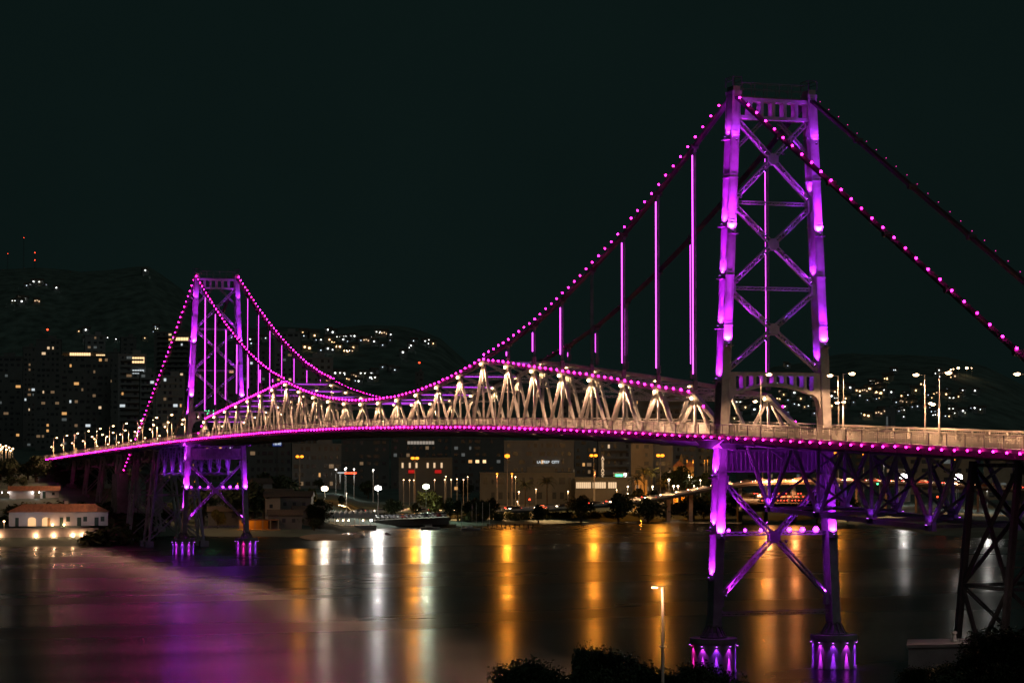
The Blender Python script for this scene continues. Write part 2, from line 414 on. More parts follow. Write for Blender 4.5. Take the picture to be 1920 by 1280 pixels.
# ---- stiffening trusses
for s in (1, -1):
    T = sub('stiffening_truss', bridge); y = s*TY
    tc = MB(); bc = MB()
    for k in range(27):
        xa, xb_ = k*PN, (k+1)*PN
        if k not in (0, 26):
            m_ = tc
            ta, tb = zt(k), zt(k+1)
            if k in range(8, 19): ta -= .1; tb -= .1
            tc.laced((xa, y, ta-.3), (xb_, y, tb-.3), .55, .6, (0, 0, 1), .12, .6)
            for sg in (-1, 1): tc.bar((xa, y+sg*.3, ta-.3), (xb_, y+sg*.3, tb-.3), .5, .06, (0, 1, 0))
        for j in range(2):
            u, v = xa+j*PN/2, xa+(j+1)*PN/2
            bc.bar((u, y, zd(u)-.35), (v, y, zd(v)-.35), .7, .5, (0, 1, 0))
    # sloped end posts
    for a, b in ((PN, 2.2), (L0-PN, L0-2.2)):
        tc.bar((a, y, zt(1)-.3), (b, y, zd(b)+.2), .6, .6); 
        for t in (.35, .7): bulb((a+(b-a)*t, y+s*.4, zt(1)+.2+(zd(b)-zt(1))*t))
    tc.build('top_chord', STEEL, T); bc.build('bottom_chord', STEEL, T)
    for k in range(1, 27):
        x = k*PN; zt_ = zt(k)-.45
        for sg in (-1, 1):
            d = MB(); xb_ = x+sg*(PN/2-.35); d.laced((x+sg*.3, y, zt_-.3), (xb_, y, zd(xb_)-.1), .46, .38, (0, 1, 0), .1, .42, .08)
            d.build('diagonal', STEEL, T)
        d = MB(); d.laced((x, y, zt_), (x, y, zd(x)), .28, .3, (0, 1, 0), .08, .4, .06); d.build('vertical_post', STEEL, T)
        g = MB(); g.poly([(x-.65, y, zt_+.35), (x+.65, y, zt_+.35), (x+.42, y, zt_-.6), (x-.42, y, zt_-.6)], (0, 1, 0), .5); g.build('gusset_plate', STEEL, T)
        l = MB(); l.ball((x-.1, y+.62, zt_-.3), .21, 1.2); lo = l.build('truss_lamp', WARM, T, None, True)
        light((x-.1, y+1.5, zt_-.9), 5000 if s > 0 else 3400, CWT, lo, .1, 152, (0, -.1, -1), .25)
    for k in range(1, 27):
        if k < 8 or k > 18:
            for j in range(5):
                t = (j+.5)/5
                if k+t > 8 and k < 8 and k+t > 8 or k == 26: continue
                z = zt(k)+(zt(k+1)-zt(k))*t
                if s > 0: bulb(((k+t)*PN, y+.45, z+.1))
                elif k > 18 and j % 2: bulb(((k+t)*PN, y+.45, z+.1), .06, PINKS)
# lateral struts and x-bracing between the trusses
for k in range(1, 27):
    x = k*PN; z = zt(k)-.5
    m1 = MB(); m1.laced((x, -TY+.35, z), (x, TY-.35, z), .5, .4, (1, 0, 0), .08, .5)
    if k < 26:
        x2 = x+PN; z2 = zt(k+1)-.5
        m1.laced((x, -TY+.35, z), (x2, TY-.35, z2), .3, .25, (0, 0, 1), .06, .5, .05); m1.laced((x, TY-.35, z), (x2, -TY+.35, z2), .3, .25, (0, 0, 1), .06, .5, .05)
    zz = max(z-2.6, zd(x)+4.6)
    if z-zz > .8:
        m1.laced((x, -TY+.3, zz), (x, TY-.3, zz), .35, .3, (1, 0, 0), .07, .4)
        m1.laced((x, -TY+.3, z), (x, 0, zz), .3, .25, (1, 0, 0), .06, .4); m1.laced((x, TY-.3, z), (x, 0, zz), .3, .25, (1, 0, 0), .06, .4)
    so = m1.build('lateral_bracing', STEEL, bridge)
    if k < 8: continue
    t = MB(); t.tube((x-.35, -TY+.6, z-.1), (x-.35, TY-.6, z-.1), .06 if k > 7 else .03, None, 6); t.build('light_strip', TUBEV, so)

# ---- deck
def deck(name, x0, x1, parent, yw=8.9):
    m1 = MB(); n = max(2, int(abs(x1-x0)/3)); prof = [(-yw, 0), (-5.0, 0), (-4.99, -.2), (4.99, -.2), (5.0, 0), (yw, 0), (yw, -.38), (-yw, -.38)]
    rows = []
    for i in range(n+1):
        x = x0+(x1-x0)*i/n; rows.append([(x, a, zd(x)+.3+b) for a, b in prof])
    k = len(prof); vs = [p for r in rows for p in r]; fs = []
    for i in range(n):
        for j in range(k):
            a, b = i*k+j, i*k+(j+1) % k; fs.append((a, a+k, b+k, b))
    fs += [tuple(range(k)), tuple(range((n+1)*k-1, n*k-1, -1))]
    m1.add(vs, fs); m1.build(name, CONC, parent)
    m1 = MB(); m2 = MB()
    for i in range(n):
        xa = x0+(x1-x0)*i/n; xb_ = x0+(x1-x0)*(i+1)/n
        a = [(xa, -4.9, zd(xa)+.106), (xb_, -4.9, zd(xb_)+.106), (xb_, 4.9, zd(xb_)+.106), (xa, 4.9, zd(xa)+.106)]; m1.add(a, [(0, 1, 2, 3)])
        if i % 2 == 0: m2.add([(xa, -.08, zd(xa)+.112), (xb_, -.08, zd(xb_)+.112), (xb_, .08, zd(xb_)+.112), (xa, .08, zd(xa)+.112)], [(0, 1, 2, 3)])
    m1.build('road_surface', DECKM, parent); m2.build('lane_marking', PLAST[2], parent)
    for s in (1, -1):
        m1 = MB()                                       # fascia girder
        for i in range(n):
            xa = x0+(x1-x0)*i/n; xb_ = x0+(x1-x0)*(i+1)/n
            m1.bar((xa, s*(yw-.5), zd(xa)-.36), (xb_, s*(yw-.5), zd(xb_)-.36), .52, .12)
            m1.bar((xa, s*(yw-.5), zd(xa)-.66), (xb_, s*(yw-.5), zd(xb_)-.66), .08, .3)
        m1.build('fascia_girder', CHAINM, parent)
        m1 = MB(); m3 = MB()                            # walkway railing
        nn = int(abs(x1-x0)/1.85)
        for i in range(nn):
            xa = x0+(x1-x0)*i/nn; xb_ = x0+(x1-x0)*(i+1)/nn; yr = s*(yw-.15)
            za, zb = zd(xa)+.3, zd(xb_)+.3
            if i % 2 == 0: m3.bar((xa, yr+s*.06, za-.2), (xa, yr+s*.06, za+1.3), .09, .09)
            m1.bar((xa, yr, za+1.28), (xb_, yr, zb+1.28), .10, .12); m1.bar((xa, yr, za+.1), (xb_, yr, zb+.1), .10, .06)
            for h in (.45, .8): m1.bar((xa, yr, za+h), (xb_, yr, zb+h), .025, .03)
            for j in (1, 2, 3): t = j/4; m1.bar((xa+(xb_-xa)*t, yr, za+(zb-za)*t+.12), (xa+(xb_-xa)*t, yr, za+(zb-za)*t+1.25), .02, .02)
        m1.build('walkway_railing', PALE, parent); m3.build('railing_posts', STEELD, parent)
        m1 = MB()                                       # crash barrier beside the carriageway
        for i in range(nn):
            xa = x0+(x1-x0)*i/nn; xb_ = x0+(x1-x0)*(i+1)/nn; yr = s*4.75 if name == 'deck' else s*6.2
            za, zb = zd(xa)+.1, zd(xb_)+.1
            if name != 'deck': za += .2; zb += .2
            if i % 2: m1.bar((xa, yr, za), (xa, yr, za+1.2), .14, .18)
            for h, w in ((.25, .5), (.68, .12), (.95, .10), (1.2, .12)): m1.bar((xa, yr+s*.1, za+h), (xb_, yr+s*.1, zb+h), w, .08)
        m1.build('crash_barrier', PALE, parent)
    xx = x0 + (.5 if x1 > x0 else -.5)*2.51; 
    while (xx < x1) if x1 > x0 else (xx > x1):
        bulb((xx, yw+.32, zd(xx)-.05), .155 if xx > 60 else .125)
        xx += 2.51 if x1 > x0 else -2.51
deck('deck', 0, L0, bridge)
for k in range(55):                                    # floor beams with haunches
    x = k*PN/2
    if x < 1.5 or x > L0-1.5: continue
    m1 = MB(); z = zd(x)
    m1.poly([(x, -8.6, z-.45), (x, 8.6, z-.45), (x, 8.4, z-.75), (x, 4.6, z-1.55), (x, -4.6, z-1.55), (x, -8.4, z-.75)], (1, 0, 0), .3)
    fbm = m1.build('floor_beam', STEEL, bridge)
    if k % 2:
        for s in (1, -1):
            q = MB(); q.box((x+.5, s*7.6, z-.78), .3, .2, .12); q.box((x+.5, s*7.6, z-.85), .2, .14, .03); q.build('added_underlight', WARM, fbm)  # added fixtures: imitate walkway lamp spill on the beam ends
            light((x+.5, s*7.6, z-1.0), 40, CW, fbm, .05, 150, (-.6, 0, .5), .3)
m1 = MB()
for yy in (-3.6, -1.8, 0, 1.8, 3.6):
    for i in range(54):
        xa, xb_ = i*PN/2, (i+1)*PN/2; m1.bar((xa, yy, zd(xa)-.5), (xb_, yy, zd(xb_)-.5), .7, .15)
for i in range(27):
    xa, xb_ = i*PN, (i+1)*PN; m1.laced((xa, -5, zd(xa)-1.6), (xb_, 5, zd(xb_)-1.6), .3, .2, (0, 0, 1)); m1.laced((xa, 5, zd(xa)-1.6), (xb_, -5, zd(xb_)-1.6), .3, .2, (0, 0, 1))
m1.build('stringers', STEELD, bridge)

# ---- approach viaducts
def trestle(parent, x1, x2, gz, m=STEELD):
    zt1 = zd((x1+x2)/2)-1.2; leg = {}
    def yy(z): return 5.0 + (zt1-z)*.11
    for x in (x1, x2):
        for s in (1, -1):
            a = V((x, s*5.0, zt1)); b = V((x, s*yy(gz), gz)); leg[x, s] = yy
            q = MB(); q.laced(b, a, .6, .6, (1, 0, 0), .2, .9, .12); q.bar(b, a, .12, .5, (1, 0, 0)); q.build('trestle_leg', m, parent)
            q = MB(); q.box(b+V((0, 0, -.2)), 2.4, 2.4, 1.6); q.build('footing', CONC, parent)
    n = max(1, int((zt1-gz)/11)); zs = [gz+.8+(zt1-gz-1.2)*i/n for i in range(n+1)]
    for za, zb in zip(zs, zs[1:]):
        q = MB()
        for x in (x1, x2):
            q.laced((x, -yy(za), za), (x, yy(zb), zb), .35, .35, (1, 0, 0)); q.laced((x, yy(za), za), (x, -yy(zb), zb), .35, .35, (1, 0, 0))
            q.laced((x, -yy(zb), zb), (x, yy(zb), zb), .35, .3, (1, 0, 0))
        for s in (1, -1):
            q.laced((x1, s*yy(za), za), (x2, s*yy(zb), zb), .35, .35, (0, 1, 0)); q.laced((x2, s*yy(za), za), (x1, s*yy(zb), zb), .35, .35, (0, 1, 0))
            q.laced((x1, s*yy(zb), zb), (x2, s*yy(zb), zb), .35, .3, (0, 1, 0))
        q.build('trestle_bracing', m, parent)
def span(parent, xa, xb_, n, depth=7.6, m=STEEL):     # deck truss hanging below the carriageway
    dr = 1 if xb_ > xa else -1; p = abs(xb_-xa)/n
    for s in (1, -1):
        q = MB(); y = s*5.2
        for i in range(n):
            x0_ = xa+dr*p*i; xm = x0_+dr*p/2; x1_ = x0_+dr*p
            zt_ = zd(x0_)-.95; zb = zd(xm)-.95-depth; zt2 = zd(x1_)-.95
            q.bar((x0_, y, zt_), (x1_, y, zt2), .5, .45)
            q.laced((x0_+dr*.3, y, zt_), (xm-dr*.1, y, zb), .42, .4, (0, 1, 0), .1, .45); q.laced((x1_-dr*.3, y, zt2), (xm+dr*.1, y, zb), .42, .4, (0, 1, 0), .1, .45)
            q.laced((xm, y, zb), (xm, y, (zt_+zt2)/2), .3, .3, (0, 1, 0))
            q.poly([(xm-.85, y, zb-.5), (xm+.85, y, zb-.5), (xm+.75, y, zb+1.2), (xm-.75, y, zb+1.2)], (0, 1, 0), .5)
            if i < n-1: q.bar((xm, y, zb-.15), (xm+dr*p, y, zd(xm+dr*p)-.95-depth-.15), .55, .5)
        q.build('span_truss', m, parent)
    q = MB()
    for i in range(n):
        xm = xa+dr*p*(i+.5); zb = zd(xm)-.95-depth
        q.laced((xm, -5.2, zb), (xm, 5.2, zb), .35, .35, (1, 0, 0)); q.laced((xm, -5.2, zb+.5), (xm, 5.2, zd(xm)-1.2), .25, .25, (1, 0, 0)); q.laced((xm, 5.2, zb+.5), (xm, -5.2, zd(xm)-1.2), .25, .25, (1, 0, 0))
        if i < n-1: q.laced((xm, -5.2, zb), (xm+dr*p, 5.2, zb), .3, .25, (0, 0, 1)); q.laced((xm, 5.2, zb), (xm+dr*p, -5.2, zb), .3, .25, (0, 0, 1))
    q.build('sway_bracing', m, parent)
def node_lights(parent, xa, xb_, n, depth=7.6, e=55):
    p = (xb_-xa)/n
    for i in range(n):
        xm = xa+p*(i+.5); z = zd(xm)-.95-depth
        for s in (1, -1):
            q = MB(); q.tube((xm-.3, s*5.9, z-.1), (xm-.3, s*5.9, z+.15), .14, .17, 8); f = q.build('floodlight', DARK, parent); q = MB(); q.tube((xm-.3, s*5.9, z+.155), (xm-.3, s*5.9, z+.18), .12, .12, 8); q.build('lens', VLENS, f)
            light((xm-.3, s*6.1, z+.3), e/(1+.35*i), CVIO, f, .1, 130, (-.1, -s*.25, 1), .5) if i else light((xm-.3, s*6.1, z+.3), e*5, CVIO, f, .1, 130, (-.1, -s*.25, 1), .5); light((xm-1.6, s*6.3, z+1.2), e*.5/(1+.35*i), CVIO, f, .1)
va = thing('approach_viaduct', 'bridge approach span right of the near tower on deep violet lit trusses and a trestle', 'viaduct')
deck('deck_slab', 0, -150, va)
span(va, -3, -56.0, 4); node_lights(va, -3, -56, 4); trestle(va, -58.0, -67, 1.0, CHAINM); span(va, -68, -108, 3); trestle(va, -109, -118, 2.0)
vb = thing('approach_viaduct', 'far left bridge approach rising from the headland on close spaced dim trestles', 'viaduct')
deck('deck_slab', L0, 604, vb)
span(vb, L0+3, L0+50, 4); node_lights(vb, L0+3, L0+50, 4, e=500)
for i, (a, b, g) in enumerate(((392, 400, 1), (424, 431, 1), (455, 462, 3), (486, 493, 8), (517, 523, 12), (548, 553, 15))):
    trestle(vb, a, b, g, STEEL)
for i, (a, b) in enumerate(((401, 423), (432, 454), (463, 485), (494, 516), (524, 547), (554, 600))):
    span(vb, a, b, 2, 3.2, STEELD)
for x in range(-6, -150, -6):
    m1 = MB(); z = zd(x); m1.poly([(x, -8.6, z-.45), (x, 8.6, z-.45), (x, 8.4, z-.75), (x, 5, z-1.2), (x, -5, z-1.2), (x, -8.4, z-.75)], (1, 0, 0), .3); m1.build('floor_beam', STEELD, va)
for x in range(346, 600, 8):
    m1 = MB(); z = zd(x); m1.poly([(x, -8.6, z-.45), (x, 8.6, z-.45), (x, 8.4, z-.75), (x, 5, z-1.2), (x, -5, z-1.2), (x, -8.4, z-.75)], (1, 0, 0), .3); m1.build('floor_beam', STEELD, vb)
# anchorages of the chains
for s in (1, -1):
    a = MB(); a.box((-139, s*TY, 2), 12, 3.5, 9); a.box((-136, s*TY, 7), 6, 2.6, 2); tag(a.build('anchorage_block', CONC), 'concrete chain anchorage on the %s side of the near approach' % ('left' if s > 0 else 'right'), 'anchorage')
    a = MB(); a.box((L0+116, s*TY, 14), 10, 3.5, 12); a.box((L0+112, s*TY, 19), 5, 2.6, 3); tag(a.build('anchorage_block', CONC), 'concrete chain anchorage on the %s side under the far approach' % ('left' if s > 0 else 'right'), 'anchorage')

# ---- bulbs: nearest hundred separate, the rest as one
near_bulbs.sort(key=lambda t: t[0])
cache = {}
for d, p, r, m in near_bulbs[:100]:
    if (r, m.name) not in cache:
        q = MB(); q.ball((0, 0, 0), r); o = q.build('string_light', m, bridge, p, True); cache[r, m.name] = o
    else:
        o = cache[r, m.name].copy(); COL.objects.link(o); o.location = p
q = MB(); mi = []; ML = [PINK, PINKB, PINKC, PINKS]
for d, p, r, mm in near_bulbs[100:]: q.ball(p, r); mi += [ML.index(mm)]*20
o = q.build('string_light', PINK, bridge, None, True); o['kind'] = 'stuff'
for mm in ML[1:]: o.data.materials.append(mm)
o.data.polygons.foreach_set('material_index', mi)

# ------------------------------------------------------------------ bridge street lamps
def deck_lamp_proto(side):
    t = thing('bridge_lamp', 'x', 'street lamp')
    m1 = MB(); m1.tube((0, 0, 0), (0, 0, 4.3), .11, .09, 8); m1.tube((0, 0, 4.3), (0, 0, 7.6), .085, .06, 8); m1.tube((0, 0, 0), (0, 0, .5), .17, .15, 8); m1.build('pole', POLE, t)
    m1 = MB(); m1.tube((0, 0, 7.5), (0, -side*.95, 7.7), .04, .04, 6); m1.tube((0, 0, 4.2), (0, side*.6, 4.3), .03, .03, 6); m1.build('arm', POLE, t)
    h = MB(); h.box((0, -side*1.15, 7.72), .34, .7, .12); ho = h.build('lamp_head', DARK, t)
    g = MB(); g.ball((0, -side*1.15, 7.6), .38, .55); g.build('lamp_glass', WARM_, ho)
    h = MB(); h.box((0, side*.75, 4.36), .26, .4, .1); ho = h.build('lamp_head', DARK, t)
    g = MB(); g.ball((0, side*.75, 4.26), .28, .6); g.build('lamp_glass', WARM_, ho)
    return t
WARM_ = mat('street_lamp_glass', (.9, .8, .6), .4, emis=(1, .6, .3), estr=13)
protos = {}
def put_lamp(x, side, label, group, lit=2):
    z = zd(x)+.3
    if side not in protos: t = protos[side] = deck_lamp_proto(side)
    else: t = copy_tree(protos[side])
    t.location = (x, side*6.6, z); tag(t, label, None, group)
    if lit:
        light((0, -side*1.15, 7.35), 4200, CW, t, .15, 150, (0, 0, -1), .3)
        light((0, side*.8, 4.05), 1500, CW, t, .12, 165, (0, side*.1, -1), .3)
WN = ['beside', 'first right of', 'second right of', 'third right of', 'fourth right of', 'fifth right of', 'sixth right of']
for i, x in enumerate((-10.2, -32.1, -53.9, -75.7, -97.5)):
    if i < 4: put_lamp(x, 1, 'twin armed bridge lamp on the left walkway, %s the near tower' % WN[i], 'lamps along the approach decks')
for i, x in enumerate((-5.3, -27.4, -49.7, -72)):
    put_lamp(x, -1, 'twin armed bridge lamp on the far walkway, %s the near tower' % WN[i], 'lamps along the approach decks')
ORD = ['first', 'second', 'third', 'fourth', 'fifth', 'sixth', 'seventh', 'eighth', 'ninth', 'tenth', 'eleventh', 'twelfth']
for i, x in enumerate((348, 372.2, 394.6, 419, 444.2, 468.3, 493.4, 517.2, 541.1, 565.6, 590.5)):
    put_lamp(x, 1, '%s lamp left of the far tower on the near walkway' % ORD[i], 'lamps along the approach decks', i < 11)
for i, x in enumerate((345, 365, 388, 411, 434, 458, 483, 508.9, 533, 555.2, 578)):
    put_lamp(x, -1, '%s lamp left of the far tower on the far walkway' % ORD[i], 'lamps along the approach decks', i % 2)
#SECTION2
# ------------------------------------------------------------------ sky, sun, water
w = bpy.data.worlds.new("World"); sc.world = w; w.use_nodes = True
bgn = w.node_tree.nodes['Background']
nt = w.node_tree; tc = nt.nodes.new('ShaderNodeTexCoord'); sx = nt.nodes.new('ShaderNodeSeparateXYZ'); rp = nt.nodes.new('ShaderNodeValToRGB')
nt.links.new(tc.outputs['Generated'], sx.inputs[0]); nt.links.new(sx.outputs['Z'], rp.inputs['Fac'])
rp.color_ramp.elements[0].color = (.0036, .0082, .0075, 1); rp.color_ramp.elements[1].color = (.0026, .0073, .0067, 1)
rp.color_ramp.elements[1].position = .5
cn = nt.nodes.new('ShaderNodeTexNoise'); cn.inputs['Scale'].default_value = 5; cn.inputs['Detail'].default_value = 6; nt.links.new(tc.outputs['Generated'], cn.inputs['Vector'])
mr = nt.nodes.new('ShaderNodeMapRange'); mr.inputs['To Min'].default_value = .72; mr.inputs['To Max'].default_value = 1.28; nt.links.new(cn.outputs['Fac'], mr.inputs['Value'])
vm = nt.nodes.new('ShaderNodeVectorMath'); vm.operation = 'SCALE'; nt.links.new(rp.outputs['Color'], vm.inputs[0]); nt.links.new(mr.outputs['Result'], vm.inputs['Scale']); nt.links.new(vm.outputs['Vector'], bgn.inputs['Color']); bgn.inputs['Strength'].default_value = 1
sl = bpy.data.lights.new('sky_glow', 'SUN'); sl.energy = .13; sl.angle = math.radians(40); sl.color = (.9, 1, .93)
so = bpy.data.objects.new('sky_glow', sl); COL.objects.link(so); so.rotation_euler = (math.radians(48), 0, YAW-math.pi/2+.5)

wm = bpy.data.materials.new('sea_water'); wm.use_nodes = True; nt = wm.node_tree; N = nt.nodes; LK = nt.links; b = N['Principled BSDF']
b.inputs['Base Color'].default_value = (.006, .010, .009, 1); b.inputs['IOR'].default_value = 1.33
tc = N.new('ShaderNodeTexCoord')
def mapped(rot, sc_):
    mp = N.new('ShaderNodeMapping'); mp.inputs['Rotation'].default_value = (0, 0, rot); mp.inputs['Scale'].default_value = sc_
    LK.new(tc.outputs['Object'], mp.inputs['Vector']); return mp.outputs['Vector']
n1 = N.new('ShaderNodeTexNoise'); n1.inputs['Scale'].default_value = 1; n1.inputs['Detail'].default_value = 3.5
LK.new(mapped(-YAW, (.014, .0026, 1)), n1.inputs['Vector'])
rr = N.new('ShaderNodeMapRange'); rr.inputs['From Min'].default_value = .35; rr.inputs['From Max'].default_value = .65
rr.inputs['To Min'].default_value = .19; rr.inputs['To Max'].default_value = .35
LK.new(n1.outputs['Fac'], rr.inputs['Value']); LK.new(rr.outputs['Result'], b.inputs['Roughness'])
n2 = N.new('ShaderNodeTexNoise'); n2.inputs['Scale'].default_value = 1; n2.inputs['Detail'].default_value = 4
LK.new(mapped(-YAW, (.22, .03, 1)), n2.inputs['Vector'])
bp = N.new('ShaderNodeBump'); bp.inputs['Strength'].default_value = .3; bp.inputs['Distance'].default_value = .10
LK.new(n2.outputs['Fac'], bp.inputs['Height']); LK.new(bp.outputs['Normal'], b.inputs['Normal'])
m1 = MB(); m1.add([(-9000, -12000, 0), (15000, -12000, 0), (15000, 12000, 0), (-9000, 12000, 0)], [(0, 1, 2, 3)])
tag(m1.build('water', wm), kind='structure')

# ------------------------------------------------------------------ terrain
SH = [(-1500, 640), (0, 672), (150, 674), (235, 735), (330, 752), (560, 742), (640, 768), (700, 815), (760, 838), (900, 848), (1100, 885), (1300, 930), (1420, 930), (1560, 880), (1640, 846), (1760, 754), (1900, 722), (3500, 650)]
CY = [(-1500, 800), (-400, 720), (0, 690), (300, 650), (500, 612), (760, 616), (830, 640), (900, 700), (1100, 745), (1300, 735), (1450, 690), (1600, 668), (1770, 664), (1850, 690), (2000, 760), (2400, 800), (3500, 815)]
FY = [(-1500, 760), (-400, 560), (-100, 520), (60, 500), (150, 512), (272, 500), (400, 580), (700, 720), (1200, 800), (3500, 815)]
LEFTP = [(-30, -2.5), (0, 0), (7, 1.6), (10, 4.9), (60, 6.5), (90, 11), (180, 17), (240, 21), (700, 26), (1500, 40)]
def wob(a, b): return math.sin(a*1.3+b*.7)+math.sin(a*.6-b*1.7+1)+.6*math.sin(a*2.9+b*2.3+2)
def terrain(px, d):
    s = interp(SH, px); t = d-s
    lo = -2.5 if t < -30 else (t*.08 if t < 0 else 1.3*(1-math.exp(-t/6)) + 3.2*sm(t/120) + 5*sm((t-100)/500))
    if 470 < px < 690 and t > 0: lo += 3.5*sm((px-470)/40)*sm((690-px)/60)*sm((t-20)/70)
    f = sm((300-px)/110)
    z = lo*(1-f) + interp(LEFTP, t)*f
    if t > 0 and t < 700: z += .12*wob(px/30, d/20)
    h = (CP.z + (HZ-interp(CY, px))/F*2600)
    g = sm((d-1500)/1100)
    if d > 2600: g = 1-.35*sm((d-2600)/900)
    z2 = h*g + 1.5*wob(px/60, d/160)*g
    g2 = sm((d-3000)/1300); h2 = (CP.z + (HZ-interp(FY, px))/F*4300)
    if d > 4300: g2 = 1-.6*sm((d-4300)/1800)
    z3 = h2*g2 + 3*wob(px/80, d/300)*g2
    if d > 1500: z = max(z, z2)
    if d > 3000: z = max(z, z3)
    return z
pxs = list(range(-1500, 3501, 25)); ds = [600+10*i for i in range(45)] + [1050+25*i for i in range(10)] + [1300+60*i for i in range(45)] + [4000+130*i for i in range(18)]
m1 = MB(); m1.v = [tuple(gp(px, d, terrain(px, d))) for d in ds for px in pxs]
n = len(pxs); m1.f = [(i*n+j, i*n+j+1, (i+1)*n+j+1, (i+1)*n+j) for i in range(len(ds)-1) for j in range(n-1)]
GR = mat('hillside_ground', (.085, .12, .10), .95, var=.5, scale=.05)
tag(m1.build('hills', GR, None, None, True), kind='structure')
NS = [(-2500, 190), (900, 190), (1500, 196), (1640, 225), (1700, 262), (3500, 300)]
def near_z(px, d):
    s = interp(NS, px); f = sm((px-1500)/250); t = s-d
    z = -2.5 if t < -20 else (t*.12 if t < 0 else 2.0*(1-math.exp(-t/5)) + (5+f*2)*sm(t/(110-30*f)) + 6*sm((t-90)/90))
    return z + (.2*wob(px/200, d/13) if t > 0 else 0)
pxs = list(range(-4000, 6001, 80)); ds = [4+8*i for i in range(41)]
m1 = MB(); m1.v = [tuple(gp(px, d, near_z(min(px, 3500), d) if d < 330 else -2.5)) for d in ds for px in pxs]
n = len(pxs); m1.f = [(i*n+j, i*n+j+1, (i+1)*n+j+1, (i+1)*n+j) for i in range(len(ds)-1) for j in range(n-1)]
tag(m1.build('ground', mat('grassy_bank', (.035, .04, .022), .95, var=.5, scale=.3), None, None, True), kind='structure')
def hit(px, py, d0=1250, d1=6000, step=6):
    d = d0
    while d < d1:
        if zof(py, d) <= terrain(px, d): return d
        d += step
    return None
def face(p):                                    # rotation so that local -Y looks at the water
    v = CP-p; return math.atan2(v.y, v.x)+math.pi/2

# sand spit and rocks by the far shore
def blob_mesh(cx_, pts_h, m_, name, label, cat):
    pass
m1 = MB(); q = []
for i in range(28):
    a = 2*math.pi*i/28; px = 615 + 62*math.cos(a)*(1+.12*math.sin(3*a)); d = 735 + 34*math.sin(a)*(1+.2*math.cos(2*a)); q.append((px, d))
c0 = gp(620, 738, .9); vs = [c0] + [gp(620+(p-620)*.6, 738+(d-738)*.6, .55) for p, d in q] + [gp(p, d, -.4) for p, d in q]
m1.add(vs, [(0, 1+i, 1+(i+1) % 28) for i in range(28)] + [(1+i, 29+i, 29+(i+1) % 28, 1+(i+1) % 28) for i in range(28)])
tag(m1.build('beach', SAND, smooth=True), kind='structure')
def rock(p, r, label):
    m1 = MB(); m1.ball(p, r, .6); v = [V(x) for x in m1.v]; RR = random.Random(int(r*100))
    m1.v = [tuple(V(p)+(x-V(p))*(1+RR.uniform(-.35, .35))) for x in v]
    tag(m1.build('rock', CONC), label, 'rock')
rock(gp(672, 738, -.4), 3.2, 'largest dark rock at the end of the sand spit'); rock(gp(655, 734, -.3), 2, 'smaller dark rock left of the largest one on the spit'); rock(gp(728, 760, 0), 1.4, 'small rock awash right of the sand spit')

# ------------------------------------------------------------------ trees
LEAF = [mat('leaves_%s' % n, c, .8, var=.45, scale=.6) for n, c in (('deep', (.030, .045, .016)), ('olive', (.06, .065, .015)), ('yellow', (.12, .10, .015)))]  # yellow puts lamplight into the leaf colour of the lit trees
BARK = mat('bark', (.07, .05, .035), .9, var=.3)
def crown_mesh(rad, h, n, leaf, seed, lumps=9):
    RR = random.Random(seed); m1 = MB(); L_ = []
    for i in range(lumps):
        a = RR.uniform(0, 6.28); r = rad*RR.uniform(0, .72); L_.append((V((r*math.cos(a), r*math.sin(a), h*RR.uniform(-.34, .40))), rad*RR.uniform(.22, .5)))
    for i in range(n):
        c, lr = RR.choice(L_)
        v = V((RR.gauss(0, 1), RR.gauss(0, 1), RR.gauss(0, .8))); v.normalize(); p = c + v*lr*(RR.uniform(.45, 1.1) if RR.random() < .9 else RR.uniform(1.1, 1.4))
        u = V((RR.gauss(0, 1), RR.gauss(0, 1), RR.gauss(0, 1))).normalized(); t = u.orthogonal().normalized(); s_ = leaf*RR.uniform(.6, 1.4)
        m1.add([p-u*s_, p-t*s_*.55, p+u*s_, p+t*s_*.55], [(0, 1, 2, 3)])
    return m1, L_
def tree_proto(name, rad, h, n, leaf, seed, m_=0, trunk=None, lumps=9):
    t = thing(name, 'x', 'tree'); th = trunk or h*.6
    c, L_ = crown_mesh(rad, h, n, leaf, seed, lumps)
    k = MB(); base = V((0, 0, -1)); top = V((.1*rad, 0, th)); k.tube(base, top, rad*.09+.06, rad*.05+.04, 8)
    for p, r in L_: k.tube(top - V((0, 0, th*.25)), p+V((0, 0, th+h*.35)), rad*.035+.03, .03, 5)
    k.build('trunk', BARK, t); c.build('crown', LEAF[m_], t, V((0, 0, th+h*.35)))
    return t
TP = {}
def tree(key, p, scale, label, group=None, rz=None):
    if key not in TP:
        a = dict(broad=('broadleaf_tree', 4.2, 5, 1500, .42, 3, 0, 3.5), small=('broadleaf_tree', 2.6, 3.6, 700, .34, 5, 0, 2.2), bush=('shrub', 3, 2.6, 600, .35, 9, 1, .6),
                 lit=('broadleaf_tree', 4.4, 5, 1700, .36, 12, 2, 3.2), fg=('broadleaf_tree', 2.4, 4.6, 13000, .13, 21, 0, 8, 24), fg2=('broadleaf_tree', 2.7, 4.2, 14000, .13, 33, 0, 8, 28), fg3=('broadleaf_tree', 2.1, 4.6, 11000, .12, 41, 0, 8, 20))[key]
        t = TP[key] = tree_proto(*a)
    else: t = copy_tree(TP[key])
    t.location = p; t.scale = (scale,)*3; t.rotation_euler.z = R.uniform(0, 6.28) if rz is None else rz
    return tag(t, label, 'shrub' if key == 'bush' else 'tree', group)
